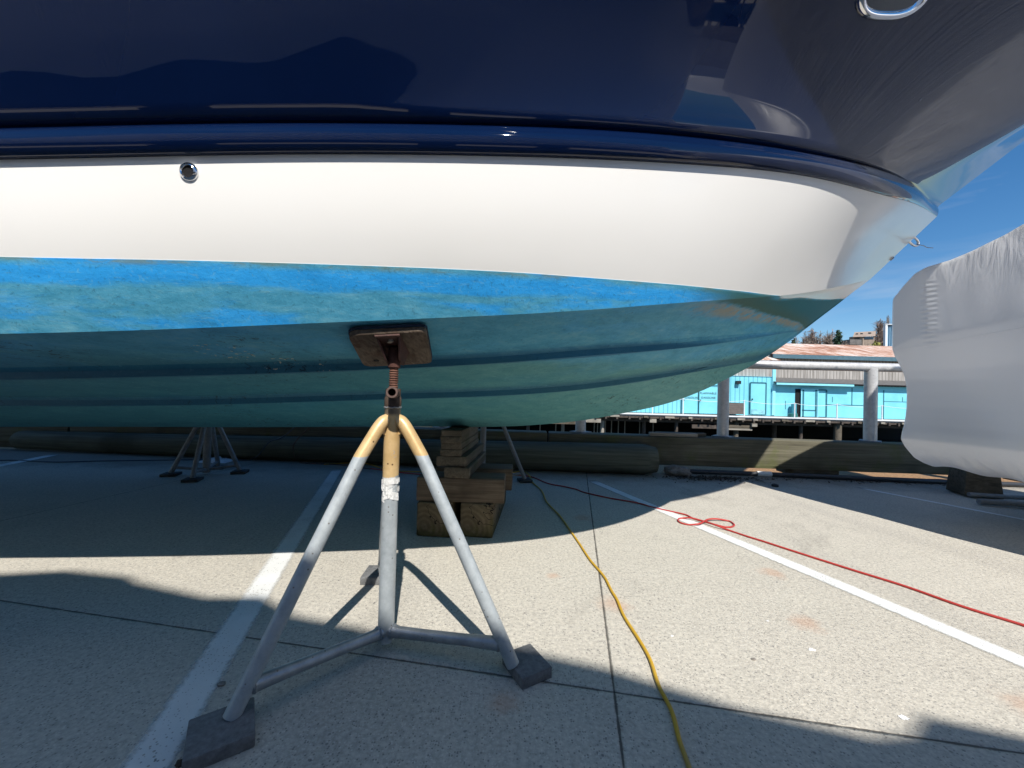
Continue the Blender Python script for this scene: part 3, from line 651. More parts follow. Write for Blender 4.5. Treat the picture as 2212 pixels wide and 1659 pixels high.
for k in range(16):
    a = rng.uniform(-2.8, .2); z = rng.uniform(.575, .645); l = rng.uniform(.02, .05); rr = .0304 + rng.uniform(0, .0022); tl = rng.uniform(-.7, .5)
    P = []
    for t in range(6):
        aa = a + (t/5-.5)*l/.031; P.append([Vector((math.cos(aa)*rr*(1+.06*math.sin(t*2+k)), math.sin(aa)*rr*(1+.06*math.sin(t*2+k)), z + (t/5-.5)*l*tl + s)) for s in (-.009, .009)])
    mb.grid(P)
mb.build('tape_scraps', M['tape'], st, 0)

def small_stand(loc, nleg, a0, spread, H, label, post_r=.03, leg_r=.022):
    s = empty('jack_stand', loc, label, 'jack stand', 'jack stands under the boat')
    mb = MB(); mb.tube([(0, 0, .02), (0, 0, H)], post_r, 16); mb.build('post', M['galv_d'], s, 60)
    for k in range(nleg):
        a = a0 + 2*math.pi*k/nleg; d = Vector((math.cos(a), math.sin(a), 0))
        mb = MB(); mb.tube([d*.03 + Vector((0, 0, H*.94)), d*.09*spread/.5 + Vector((0, 0, H*.88)), d*spread + Vector((0, 0, .03))], leg_r, 14); lg = mb.build('leg', M['galv_d'], s, 60)
        mb = MB(); mb.box(d*spread + Vector((0, 0, .014)), (.14, .14, .028), Matrix.Rotation(a, 3, 'Z'), bevel=.003); mb.build('foot_plate', M['plate_d'], lg, 30)
        mb = MB(); mb.tube([d*.02 + Vector((0, 0, .055)), d*spread*.9 + Vector((0, 0, .085))], .016, 12); mb.build('brace', M['galv_d'], s, 60)
    return s
M['galv_d'] = galv('dull_stand_steel', (.17, .18, .19), (.28, .29, .30), .1, .5); M['plate_d'] = plain('dark_foot_plate', (.05, .05, .05), .9, 0, .3, 30)
s2 = small_stand((-3.26, 4.16, 0), 4, R(18), .31, .70, 'low four legged steel stand in the shade under the keel, left of the tripod stand', .035, .022)
mb = MB(); mb.box((0, 0, .715), (.22, .2, .03), bevel=.005); mb.build('pad', M['plywood'], s2)
s3 = small_stand((-.29, 4.10, 0), 3, R(14), .47, 1.02, 'steel stand mostly hidden behind the keel blocks, only one slanting leg showing', .03, .022)
mb = MB(); mb.tube([(0, 0, 1.0), (0, 0, 1.12)], .017, 12); mb.build('threaded_rod', M['rust'], s3, 50)
mb = MB(); mb.box((0, 0, 1.14), (.28, .28, .035), Matrix.Rotation(-.3, 3, 'X'), bevel=.01); mb.build('pad', M['plywood'], s3)

# ---------------------------------------------------------------- keel blocks, each timber its own thing
RZ = Matrix.Rotation(-.09, 3, 'Z')
def timber(x0, x1, yf, z0, z1, depth, label, mat, rz=-.09, name='timber_block', bev=.006, end=False):
    W_, H_ = x1-x0, z1-z0; c = Vector(((x0+x1)/2, yf, (z0+z1)/2)); rot = Matrix.Rotation(rz, 3, 'Z'); c = c + rot @ Vector((0, depth/2, 0))
    mb = MB(); mb.box((0, 0, 0), (W_, depth, H_), bevel=bev); rg = random.Random(int(z0*1000)+int(x0*97))
    bmesh.ops.subdivide_edges(mb.bm, edges=[e for e in mb.bm.edges if e.calc_length() > .08], cuts=3, use_grid_fill=True)
    for v in mb.bm.verts: v.co += Vector([rg.uniform(-1, 1)*.0016 for _ in range(3)])
    o = mb.build(name, mat, None, 40); o.location = c; o.rotation_euler = (0, 0, rz)
    return tag(o, label, 'timber block', 'timbers of the keel block pile')
def end_grain():
    m = Mat('end_grain_timber', rough=.88, spec=.2); X, Y, Z = m.xyz()
    v = m.n('ShaderNodeTexWave'); v.wave_type = 'RINGS'; v.rings_direction = 'Y'; v.inputs['Scale'].default_value = 9; v.inputs['Distortion'].default_value = 5; v.inputs['Detail'].default_value = 3
    m.L(m.map((1, .05, 1), (0, 0, 0), (.06, 0, .05)), v.inputs['Vector'])
    c = m.ramp(v.outputs[0], (.2, (.085, .062, .036)), (.8, (.15, .115, .07)))
    c = m.mix(.5, c, m.ramp(m.noise(9, 6, .7), (.3, (.05, .04, .025)), (.7, (.20, .16, .10))))
    moss = m.math('MULTIPLY', m.step(m.math('ADD', m.noise(6, 5, .7), m.math('MULTIPLY', Z, -1.5)), .45, .7), .8)
    c = m.mix(moss, c, (.075, .072, .018))
    cr = m.noise(4.5, 3, .6, .8); c = m.mix(m.step(m.math('ABSOLUTE', m.math('SUBTRACT', cr, .5)), .012, .004), c, (.008, .006, .005))
    m.bump(v.outputs[0], .3, .004); m.bump(m.noise(30, 5, .7), .5, .006); return m.col(c).m
M['endgrain'] = end_grain()
Yf = 2.585
timber(-.617, -.384, Yf, 0, .229, .85, 'squat mossy timber with a split end, bottom left of the keel pile', M['endgrain'], bev=.012)
timber(-.325, -.103, Yf+.01, 0, .229, .85, 'squat timber with a round knot, bottom right of the keel pile', M['endgrain'], bev=.012)
timber(-.625, -.032, Yf+.02, .231, .392, .20, 'long deep cracked timber lying across the front of the keel pile', M['timber'], -.02)
timber(-.56, .02, Yf+.36, .231, .392, .20, 'long timber lying across the back of the keel pile, brown end poking out right', M['timber'], -.02)
timber(-.442, -.270, Yf+.01, .394, .465, .72, 'green mossy block on the long front timber of the keel pile', M['timber_y'])
timber(-.500, -.293, Yf+.03, .467, .536, .72, 'wide brown block third layer up, just above the mossy one', M['timber_y'])
zz = .538
for k, lb in enumerate(('lowest of the four thin blocks at the top of the keel pile', 'second lowest of the four thin blocks at the top of the keel pile', 'second highest of the four thin blocks topping the keel pile', 'topmost thin grey block of the keel pile, touching the hull')):
    timber(-.475+.004*(k % 2), -.330-.003*(k % 3), Yf+.03+.004*(k % 2), zz, zz+.0425, .66, lb, M['timber_y'] if k < 3 else M['timber_gray'], bev=.003); zz += .0435

# ---------------------------------------------------------------- log, bulkhead beams, railing
def log_mesh(length, r0, r1, seed=1):
    rg = random.Random(seed); mb = MB(); rings = []; n = 36; off = [rg.uniform(-1, 1) for _ in range(n)]
    K = 60
    for i in range(K+1):
        t = i/K; r_ = r0*(1-t) + r1*t
        endk = 1 if .004 < t < .996 else .93
        rings.append([(t*length, math.cos(a)*r_*endk*(1+.012*math.sin(3*a+t*9)+.006*off[k]), math.sin(a)*r_*endk*(1+.010*math.sin(2*a+t*7))) for k, a in enumerate([2*math.pi*j/n for j in range(n)])])
    rings.insert(1, [(-.0+.006, y/.93*.985, z/.93*.985) for x, y, z in rings[0]]); 
    vs = mb.grid(rings, closed=True); mb.bm.faces.new(list(reversed(vs[0]))); mb.bm.faces.new(vs[-1]); return mb
a = Vector((-6.75, 5.33, .125)); b = Vector((1.79, 4.76, .183)); lo = log_mesh((b-a).length, .125, .185)
for v in lo.bm.verts:                        # round the near end over
    t = (v.co.x/(b-a).length); 
    if t > .985: v.co.y *= 1 - (t-.985)*7; v.co.z *= 1 - (t-.985)*7
log = lo.build('log', M['log'], None, 50); log.location = a; log.rotation_euler = (b-a).to_track_quat('X', 'Z').to_euler(); tag(log, 'long round greenish log lying on the concrete under the boat', 'log')
BZ0, BZ1 = .085, .445
def beam(x0, x1, label, group='bulkhead timbers along the water edge'):
    y0, y1 = 5.035-.05*x0, 5.035-.05*x1; L_ = x1-x0; mb = MB(); mb.box((L_/2, .14, 0), (L_, .28, BZ1-BZ0), bevel=.012)
    es = [e for e in mb.bm.edges if e.calc_length() > .5]; bmesh.ops.subdivide_edges(mb.bm, edges=es, cuts=16, use_grid_fill=True); rg = random.Random(int(x0*7))
    for v in mb.bm.verts: v.co += Vector((0, rg.uniform(-1, 1)*.002, rg.uniform(-1, 1)*.0025))
    o = mb.build('bulkhead_timber', M['beam'], None, 40); o.location = (x0, y0, (BZ0+BZ1)/2); o.rotation_euler = (0, 0, -math.atan(.05)); return tag(o, label, 'timber beam', group)
beam(.500, 7.2, 'long weathered bulkhead timber right of the log end, with a sunlit V shaped patch')
beam(-6.1, .485, 'bulkhead timber running behind the log in the shade under the hull')
beam(-12.5, -6.12, 'bulkhead timber at the far left edge, behind the end of the log')
def spacer(x, w_, label):
    mb = MB(); mb.box((0, 0, 0), (w_, .34, .083), bevel=.006); o = mb.build('spacer_block', M['timber_gray'], None, 30); o.location = (x, 5.225-.05*x, .0425); o.rotation_euler = (0, 0, -.05); return tag(o, label, 'spacer block', 'blocks under the bulkhead timbers')
spacer(3.86, .56, 'dark block under the bulkhead timber, right of the sunlit patch')
spacer(-7.6, 1.3, 'wide block added under the far left bulkhead timber to cover a bright gap'); spacer(6.7, .5, 'dark block under the bulkhead timber, behind the shrink wrapped boat'); spacer(-1.5, .5, 'dark block under the bulkhead timber, behind the middle of the log'); spacer(-5.8, .5, 'dark block under the bulkhead timber near the far end of the log'); spacer(.9, .4, 'dark block under the bulkhead timber, behind the thick end of the log')  # the wide block is added to hide sunlit mulch under the timber
rl = empty('guard_railing', (.937, 5.19, BZ1), 'thick grey pipe guard railing standing on the bulkhead timber by the water', 'railing')
rd = Vector((1, -.05, 0)).normalized()
mb = MB(); mb.tube([rd*(-8), rd*8], .056, 28); o = mb.build('top_rail', M['rail'], rl, 60); o.location = (0, 0, .965)
for k in range(-4, 4):
    p = rd*(k*1.862); mb = MB(); mb.tube([p + Vector((0, 0, .012)), p + Vector((0, 0, .94))], .069, 28); po = mb.build('post', M['rail'], rl, 60)
    mb = MB(); mb.lathe([(.0, .016), (.15, .016), (.15, -.001), (0, -.001)], p, (0, 0, 1), 4); mb.build('base_plate', M['galv_d'], po, 20)
for i, (x0, x1, dy, dz2, lb) in enumerate(((1.80, 2.40, .03, 0, 'grey board lying on the bulkhead timber, lower of the pair by the post'), (1.92, 2.55, .10, .0, 'grey board lying on the bulkhead timber, rear one of the pair by the post'))):
    mb = MB(); mb.box((0, 0, 0), (x1-x0, .07, .045), bevel=.004); o = mb.build('loose_board', M['plank'] if i == 0 else M['timber_gray'], None, 30); o.location = ((x0+x1)/2, 5.035-.05*(x0+x1)/2+.04+dy+ (0 if i == 0 else .02), BZ1+.026); o.rotation_euler = (0, 0, -.05 - .02*i); tag(o, lb, 'board', 'boards lying on the bulkhead')

# black pipe with a pale patch, rock, litter
def gpts(l, z=.0): return [on_ground(x, y, z) for x, y in l]
mb = MB(); pp = [Vector((2.05, 4.86, .03)), Vector((3.2, 4.80, .03)), Vector((4.6, 4.68, .03)), Vector((6.5, 4.55, .03)), Vector((9, 4.35, .03))]; mb.tube(bez(pp, 6), .029, 16)
pipe = mb.build('pipe', plain('black_pipe', (.03, .033, .04), .45), None, 60); tag(pipe, 'thin black pipe running along the foot of the bulkhead timber', 'pipe')
mb = MB(); mb.tube([Vector((3.07, 4.806, .032)), Vector((3.24, 4.797, .032))], .034, 16); mb.build('pale_section', plain('pale_pipe', (.75, .75, .74), .5), pipe, 60)  # short pale length of the pipe
def rock(loc, s, label, mat, name='rock', seed=1, cat='rock', group=None):
    mb = MB(); bmesh.ops.create_icosphere(mb.bm, subdivisions=4, radius=1); rg = random.Random(seed); of = Vector([rg.uniform(0, 9) for _ in range(3)])
    from mathutils import noise as NZ
    for v in mb.bm.verts:
        k = 1 + .35*NZ.noise(v.co*1.3+of) + .12*NZ.noise(v.co*4+of); v.co = Vector((v.co.x*s[0], v.co.y*s[1], v.co.z*s[2]))*k
    o = mb.build(name, mat, None, 35); o.location = loc; tag(o, label, cat, group); return o
rock((2.06, 4.74, .045), (.16, .09, .075), 'grey rock wedged against the thick end of the log', M['rock'])
rng = random.Random(11); mb = MB()
for k in range(900):
    x = 2.35 + rng.gauss(0, .27) if k < 620 else rng.uniform(2.3, 6); y = 4.66 - abs(rng.gauss(0, .10)) if k < 620 else 4.76 - .04*x/2 - abs(rng.gauss(0, .06)); s = rng.uniform(.006, .022); a = rng.uniform(0, 6.28)
    z = .006 + abs(rng.gauss(0, .016))*max(.15, 1-abs(x-2.35)*2); d1 = Vector((math.cos(a), math.sin(a), rng.uniform(-.6, .6)))*s; d2 = Vector((-math.sin(a), math.cos(a), rng.uniform(-.6, .6)))*s*.5; c0 = Vector((x, y, z))
    mb.quad(c0-d1, c0-d2, c0+d1, c0+d2)
o = mb.build('leaf_litter', M['soil'], None, 0); tag(o, 'dead leaves and dirt gathered against the pipe', 'leaf litter', kind='stuff')
for i, (px, s, lb, mt, cat) in enumerate((((478, 1480), .010, 'small pebble on the concrete, left of the near tripod leg', 'rock', 'pebble'), ((1674, 1051), .030, 'black scrap on the shaded concrete in front of the pipe', 'black', 'scrap'), ((390, 1652), .010, 'tiny twig beside the nearest foot plate', 'soil', 'twig'), ((1628, 1425), .006, 'tiny dark pebble on the concrete beside the yellow cord', 'rock', 'pebble'))):
    p = on_ground(*px); rock((p.x, p.y, s*.4), (s*1.3, s, s*.6), lb, M[mt], cat, 20+i, cat)
M['chipw'] = plain('white_chip', (.8, .8, .8), .6)
for i, (px, s, lb) in enumerate((((1452, 1374), .006, 'small white paint fleck right of the yellow cord'), ((1658, 1342), .007, 'small white paint fleck midway between the cords'), ((1754, 1404), .013, 'ragged white splash below the parking line'), ((1953, 1551), .014, 'white scuff near the lower right shadow edge'))):
    p = on_ground(*px); rg = random.Random(i); mb = MB(); n = 14; ring = [(p.x + math.cos(2*math.pi*k/n)*s*rg.uniform(.5, 1.3), p.y + math.sin(2*math.pi*k/n)*s*.8*rg.uniform(.5, 1.3)) for k in range(n)]
    mb.grid([[(x, y, .0005) for x, y in ring], [(x, y, .002) for x, y in ring]], closed=True); mb.bm.faces.new([mb.bm.verts.new((x, y, .002)) for x, y in ring]); o = mb.build('paint_fleck', M['chipw'], None, 0); tag(o, lb, 'paint fleck')
# crumpled white rag in the shade
from mathutils import noise as NZ
mb = MB(); rows = []
for i in range(15):
    rows.append([])
    for j in range(22):
        x, y = (j/21-.5)*.36, (i/14-.5)*.22; e = max(0, 1-(abs(x)/.18)**3)*max(0, 1-(abs(y)/.11)**3)
        rows[-1].append((x, y, .004 + e*(.028 + .05*NZ.noise(Vector((x*18, y*18, 3))) + .02*NZ.noise(Vector((x*50, y*50, 1))))))
mb.grid(rows); o = mb.build('rag', plain('white_cloth', (.7, .72, .75), .8), None, 60); p = on_ground(468, 997); o.location = (p.x+.0, p.y, 0); tag(o, 'crumpled white rag on the shaded concrete behind the low stand', 'rag')

# ---------------------------------------------------------------- cords
def cord(name, pts, r, mat, label, n=6):
    mb = MB(); mb.tube(bez(pts, n), r, 10); o = mb.build(name, mat, None, 70); return tag(o, label, 'power cord', None)
def gp(l, r): return [on_ground(q[0], q[1], r + (q[2] if len(q) > 2 else 0)) for q in l]
r_ = .0068
my = Mat('yellow_cord', rough=.5, spec=.4); my.col(my.mix(my.step(my.noise(3, 4), .55, .7), (.54, .33, .03), (.36, .25, .07))); my.bump(my.noise(200, 2), .15, .001)
yc = gp([(700, 1003), (782, 1000), (840, 1015), (900, 1019), (1000, 1020), (1070, 1022), (1110, 1020), (1127, 1018, .02), (1137, 1021, .02), (1145, 1030, .006), (1150.5, 1042), (1170, 1060), (1180.5, 1083.5), (1198.7, 1103), (1211.7, 1117), (1231, 1144.7), (1250.7, 1173), (1274, 1208.5), (1295, 1233), (1308, 1250), (1321, 1276), (1333, 1296), (1348, 1331), (1378, 1378), (1396, 1408), (1408, 1434), (1423, 1481), (1451, 1536), (1468, 1600), (1489, 1659), (1505, 1730), (1540, 1850)], r_)
cord('extension_cord', yc, r_, my.m, 'yellow extension cord running from the stands toward the bottom edge')
mr = Mat('red_cord', rough=.45, spec=.5); mr.col(mr.mix(mr.noise(4, 3), (.36, .025, .022), (.50, .055, .045)))
rc0 = [(1060, 1023), (1110, 1026), (1148, 1030), (1183, 1044), (1219, 1051), (1245, 1057), (1264, 1064), (1318, 1076), (1376, 1086), (1407, 1095), (1446, 1104)]
zl = [(1450, 500), (1500, 515), (1560, 545), (1690, 580), (1790, 607), (1850, 612), (1880, 603), (1885, 588), (1845, 562), (1750, 545, .010), (1680, 546, .014), (1640, 562, .016), (1600, 583, .014), (1520, 592), (1455, 580), (1422, 560), (1432, 542), (1480, 535, .008), (1540, 538, .016), (1610, 556, .014), (1680, 576, .016), (1740, 598, .014), (1850, 640), (2000, 690), (2130, 730)]
rc = rc0 + [(1094.5+q[0]*.2604, 979.3+q[1]*.2604) + tuple(q[2:]) for q in zl] + [(1694, 1184), (1835, 1229), (1951, 1265), (2079, 1310), (2212, 1351), (2330, 1392)]
left = [at(672, 900, 4.35), at(668, 923, 4.4), at(643, 948, 4.45), at(633, 969, 4.5)] + gp([(640, 993), (655, 1000), (721, 1003), (749, 1006), (800, 1013)], .007)
cord('extension_cord', left, .005, plain('brown_cable', (.10, .045, .035), .6), 'thin brown cable hanging from the hull down over the log')
cord('extension_cord', gp([(800, 1012), (900, 1024), (980, 1026)] + rc, .0064), .0064, mr.m, 'red extension cord with a figure eight loop across the concrete')
bl = [at(645, 905, 4.35), at(636, 923, 4.4), at(609, 945, 4.45), at(582, 955, 4.5), at(562, 979, 4.55)] + gp([(545, 992), (528, 994), (423, 993), (338, 994), (271, 995), (203, 996), (125, 998), (68, 996), (20, 994), (-60, 996)], .006)
cord('extension_cord', bl, .006, plain('dark_blue_cable', (.02, .035, .07), .5), 'dark blue cable lying along the log on the left')

# ---------------------------------------------------------------- shrink-wrapped boat on the right
wb = empty('wrapped_boat', (3.075, 3.10, 0), 'boat shrink wrapped in white film, its stern end rising at the right edge', 'boat')
WD = Vector((.36, -.933, 0)); WE = Vector((.933, .36, 0))      # towards its bow (towards us), and across to its far side
Z_ = [.42, .45, .50, .56, .62, .68, .74, .80, .87, .95, 1.06, 1.16, 1.24, 1.32, 1.38, 1.44, 1.50, 1.62, 1.75, 1.86]
L0 = [.62, .50, .36, .27, .19, .14, .155, .185, .205, .220, .220, .205, .165, .095, .040, .004, .0, -.004, -.004, .0]
def pl(x, t): return float(np.interp(x, [a for a, b in t], [b for a, b in t]))
TOP = [(0, 1.86), (.03, 1.905), (.12, 1.995), (.19, 2.02), (.32, 2.035), (.43, 2.07), (.57, 2.13), (.66, 2.18), (1.0, 2.32), (1.6, 2.5), (6, 2.7)]
RID = [(0, 2.0), (.2, 2.18), (.35, 2.32), (.6, 2.62), (1.0, 3.05), (1.5, 3.6), (2, 3.85), (3, 3.95), (6, 3.2)]
FAR = [(0, 2.25), (.15, 2.6), (.3, 2.95), (.6, 3.4), (1.0, 3.9), (3, 4.4), (6, 3.2)]
def wsec(s):
    # outline at a distance s from the stern corner
    k = min(1, max(0, s-.20)/.75); kk = k*k*(3-2*k); tz = pl(s, TOP); rz = pl(s, RID); P = []
    for z, l in zip(Z_, L0):
        full = .045*math.sin(math.pi*min(1, max(0, (1.95-z)/1.4))) * -1
        lo_ = max(0, (.66-z)/.24)
        ll = l*(1-kk) + kk*(full + .30*lo_**1.3)
        zz = z
        if z < .55: zz = z + .014*math.sin(s*17)*(1-kk*.5) + .012*math.sin(s*5.1+1)
        if z > 1.2: zz = 1.2 + (z-1.2)*(tz-.035-1.2)/.66
        # corner strip near the stern: film pulled in little folds
        fold = math.exp(-((s-.20)/.035)**2) if 1.5 < z < 1.8 else 0
        ll += -.058*min(1, s/.2)*(1 if z > 1.4 else max(0, 1-(1.44-z)*5))*(1-kk*.4)
        P.append((ll, zz))
    P += [(P[-1][0] + .02, tz-.012), (P[-1][0] + .06, tz), (P[-1][0] + .30, tz + (rz-tz)*.22), (.85, tz + (rz-tz)*.72)]
    P += [(1.3, rz), (1.7, (rz + pl(s, FAR))/2), (2.05, pl(s, FAR)), (2.5, pl(s, FAR)-.4), (2.62, 1.2), (2.55, .7), (2.2, .42)]
    return P
mb = MB(); rows = []
SS = [i*.02 for i in range(0, 45)] + [.95, 1.05, 1.2, 1.4, 1.6, 1.9, 2.2, 2.6, 3, 3.5, 4, 4.6, 5.2, 5.8]
def cross(s, k, kz=1): 
    sc = 1 if s < 3.5 else 1-.28*((s-3.5)/2.7)**2
    return [WD*s + WE*(1.3 + (l-1.3)*sc*k) + Vector((0, 0, .42 + (z-.42)*kz)) for l, z in wsec(max(0, s))]
def dense(r, n=3):
    o = []
    for a, b in zip(r, r[1:]): o += [a.lerp(b, i/n) for i in range(n)]
    return o + [r[-1]]
rows = [cross(-.035, .96, .965), cross(-.028, .985, .985), cross(-.012, .996, .997)] + [cross(s, 1) for s in SS]
rows = [dense(r) for r in rows]
for r in rows:
    from mathutils import noise as NZ
    for i, v in enumerate(r):
        amt = .010*NZ.noise(v*1.9) + .0035*NZ.noise(Vector((v.x*9, v.y*9, v.z*2.5)))
        # puckers along the seam near the corner and small pleats below
        s_ = v.dot(WD); pk = math.exp(-((s_-.21)/.05)**2)*max(0, 1-abs(v.z-1.72)/.18)
        amt += .006*pk*math.sin(v.z*190) + .004*math.sin(v.x*60+v.z*14)*max(0, 1-abs(v.z-.52)/.10)
        r[i] = v - WE*amt*1.6
vs = mb.grid(rows, closed=False); mb.bm.faces.new(vs[0]); mb.bm.faces.new(vs[-1])
wr = mb.build('wrap_film', M['wrap2'], wb, 60)
sd = wr.modifiers.new('sub', 'SUBSURF'); sd.levels = 1; sd.render_levels = 1
mb = MB(); rows = [[WD*s + WE*(1.3 + l) + Vector((0, 0, z)) for l, z in ((-.75, .9), (-.6, .62), (0, .34), (.9, .6), (1.0, .95))] for s in (.12, 1, 3, 5)]; mb.grid(rows); mb.build('hull', plain('dark_hull_bottom', (.03, .035, .045), .6), wb)
p = on_ground(2108, 1076); q = Vector((p.x, p.y, 0)) - Vector(wb.location)
mb = MB(); mb.box(q + Vector((.12, .12, .22)), (.30, .30, .42), Matrix.Rotation(-.37, 3, 'Z'), bevel=.01, taper=.8); mb.build('keel_skeg', M['timber_gray'], wb, 20)
for i, (dx, dy, l, a) in enumerate(((.55, -.25, .9, -.3), (.75, -.55, 1.1, -.15))):
    pass
def bar(name, a, b, r, mat, label, cat):
    mb = MB(); mb.tube([Vector(a), Vector(b)], r, 10); return tag(mb.build(name, mat, None, 60), label, cat)
bar('steel_bar', (4.55, 3.75, .035), (6.6, 3.3, .05), .028, M['galv_d'], 'dark steel bar on the ground under the shrink wrapped boat', 'bar')
bar('steel_bar', (4.75, 4.0, .04), (6.9, 3.62, .04), .022, M['galv_d'], 'second, thinner dark bar behind the first under the wrapped boat', 'bar')
for k, (x, y) in enumerate(((4.15, 1.6), (5.6, 1.9))):
    mb = MB(); mb.box((0, 0, .2), (.35, .35, .4), bevel=.01); o = mb.build('keel_block', M['timber_gray'], None, 30); o.location = (x+.5, y, 0); tag(o, ('wooden block carrying the nearer side of the wrapped boat', 'wooden block carrying the far side of the wrapped boat')[k], 'keel block')

# ---------------------------------------------------------------- wrapped cruiser behind the camera: throws the near shade
SH = [(-6, 1.9), (-2.556, 1.959), (-2.27, 2.015), (-1.913, 1.97), (-1.812, 1.915), (-1.38, 1.801), (-1.131, 1.813), (-.903, 1.676), (-.638, 1.616), (-.447, 1.555), (.157, 1.471), (.354, 1.417), (.759, 1.247), (1.076, 1.158), (1.212, 1.169), (1.327, 1.239), (1.565, 1.172), (2.4, 1.0), (4, .7)]
YB = -2.7
RG = sorted([(x + .185*(y-YB)/.838, (y-YB)/.838) for x, y in SH])
cb = empty('wrapped_cruiser', (0, YB, 0), 'tall cruiser in white shrink wrap on the row behind the viewpoint', 'boat')
mb = MB(); rows = []; hrows = []
xs = sorted(set([x for x, _ in RG] + [RG[0][0] + i*.25 for i in range(44)])); xs = [x for x in xs if x <= RG[-1][0]]
for x in xs:
    z = float(np.interp(x, [g[0] for g in RG], [g[1] for g in RG])); e = min(1, (RG[-1][0]-x)/2.5 + .15)
    rows.append([(x, s*v*e, zz) for s, v, zz in ((-1, 1.36, 1.75), (-1, 1.4, 2.0), (-1, 1.3, 2.65), (-1, .25, z-.35), (-1, 0, z), (1, .25, z-.35), (1, 1.15, 2.6), (1, 1.25, 2.0), (1, 1.22, 1.7 + .04*math.sin(x*5)))])
    hrows.append([(x, s*v*e, zz) for s, v, zz in ((-1, 1.33, 1.9), (-1, 1.22, 1.1), (0, 0, .55), (1, 1.08, 1.1), (1, 1.20, 1.9))])
mb.grid(rows, closed=True); mb.build('wrap_film', M['wrap'], cb, 40); mb = MB(); mb.grid(hrows); mb.build('hull', plain('cruiser_hull_paint', (.02, .03, .06), .2), cb, 40)
for k, (x, y) in enumerate(((-3, YB), (0, YB), (2, YB))):
    mb = MB(); mb.box((0, 0, .275), (.5, .5, .55), bevel=.01); o = mb.build('keel_block', M['timber_gray'], None, 30); o.location = (x, y, 0); tag(o, 'wooden block under the cruiser behind the viewpoint', 'keel block', 'blocks under the cruiser')
def yard_boat(loc, rz, L_, label, hullcol, wrapz=2.7):
    b = empty('stored_boat', loc, label, 'boat', None, rz); mb = MB(); rows = []; rw = []
    for i in range(24):
        t = i/23; x = (t-.5)*L_; v = 1.5*min(1, (1-t)*2.6)**.6 + .02; k = .5 + .9*max(0, t-.6)**1.6
        rows.append([(x, s*vv*v, zz) for s, vv, zz in ((-1, 1, 2.1+.4*t), (-1, .92, 1.3+k*.5), (0, 0, .6+k), (1, .92, 1.3+k*.5), (1, 1, 2.1+.4*t))])
        rw.append([(x, s*vv*v, zz) for s, vv, zz in ((-1, 1.02, 1.9+.4*t), (-1, 1.0, 2.5), (0, 0, wrapz+.6*math.sin(t*3)), (1, 1.0, 2.5), (1, 1.02, 1.9+.4*t))])
    mb.grid(rows); mb.build('hull', plain('hull_'+name_of(hullcol), hullcol, .25), b, 40); mb = MB(); mb.grid(rw); mb.build('wrap_film', M['wrap'], b, 40)
    for k, y in enumerate((-1, 1)):
        mb = MB(); mb.tube([(0, y, 1.2), (0, y*1.5, 0)], .03, 8); mb.tube([(0, y, 1.1), (.4, y*.9, 0)], .03, 8); mb.tube([(0, y, 1.1), (-.4, y*.9, 0)], .03, 8); mb.build('prop_leg', M['galv_d'], b)
    mb = MB(); mb.box((0, 0, .3), (.4, .8, .6)); mb.build('support_block', M['timber_gray'], b, 0); return b
def name_of(c): return 'paint'
yard_boat((8.5, -5.5, 0), R(100), 8, 'white stored boat with covered top at the right of the yard behind', (.6, .6, .6))
yard_boat((13.5, -9, 0), R(95), 9, 'dark stored boat with covered top farther back in the yard', (.05, .06, .10), 3.4)
yard_boat((-12, -9, 0), R(80), 9, 'pale stored boat with covered top at the left of the yard behind', (.5, .5, .52), 3.0)
mb = MB(); mb.box((0, 0, 2.6), (46, 8, 5.2)); shed = empty('unseen_shed', (4, -27, 0), 'long low unseen shed added behind the viewpoint for dark hull reflections', 'shed'); mb.build('wall', plain('shed_wall', (.20, .19, .18), .8), shed, 0)  # unseen building, added to give the hull dark lower reflections
mb = MB(); mb.grid([[(-23.4, -4.3, 5.1), (-23.4, 0, 7.2), (-23.4, 4.3, 5.1)], [(23.4, -4.3, 5.1), (23.4, 0, 7.2), (23.4, 4.3, 5.1)]]); mb.build('roof', plain('shed_roof', (.12, .11, .11), .7), shed, 0)

# ---------------------------------------------------------------- the pier shed across the water
YP = 24.0
def fr(x0, y0, x1, y1, Y=YP, dep=.1, bevel=0):
    # box whose front face spans two photo corners at distance Y; depth goes back
    a, b = at(x0, y0, Y), at(x1, y1, Y); return (((a.x+b.x)/2, Y+dep/2, (a.z+b.z)/2), (abs(b.x-a.x), dep, abs(a.z-b.z)))
def fbox(name, c4, mat, parent, Y=YP, dep=.1):
    c, s = fr(*c4, Y, dep); mb = MB(); mb.box(c, s); return mb.build(name, mat, parent, 0)
def cyan(name, boards=0):
    m = Mat(name, rough=.65, spec=.3); X, Y, Z = m.xyz()
    c = m.ramp(m.noise(1.2, 5, .65), (.3, (.175, .56, .68)), (.7, (.23, .66, .78)))
    c = m.mix(m.math('MULTIPLY', m.step(m.noise(3, 6, .75, .3, co=m.map((.6, 1, 2.5))), .62, .72), .35), c, (.35, .52, .56))
    if boards:
        f = m.math('FRACT', m.math('MULTIPLY', X, boards)); c = m.mix(m.math('MULTIPLY', m.math('ADD', m.step(f, .14, .06), m.step(f, .90, .97)), .65), c, (.03, .19, .26))
    return m.col(c).m
def grey_boards():
    m = Mat('grey_weathered_boards', rough=.85); X, Y, Z = m.xyz(); f = m.math('FRACT', m.math('MULTIPLY', X, 4.6))
    n = m.noise(1, 5, .6, co=m.map((14, 1, .7))); c = m.ramp(n, (.3, (.22, .20, .18)), (.7, (.48, .45, .42)))
    c = m.mix(m.math('MULTIPLY', m.step(f, .22, .05), .8), c, (.08, .075, .07)); return m.col(c).m
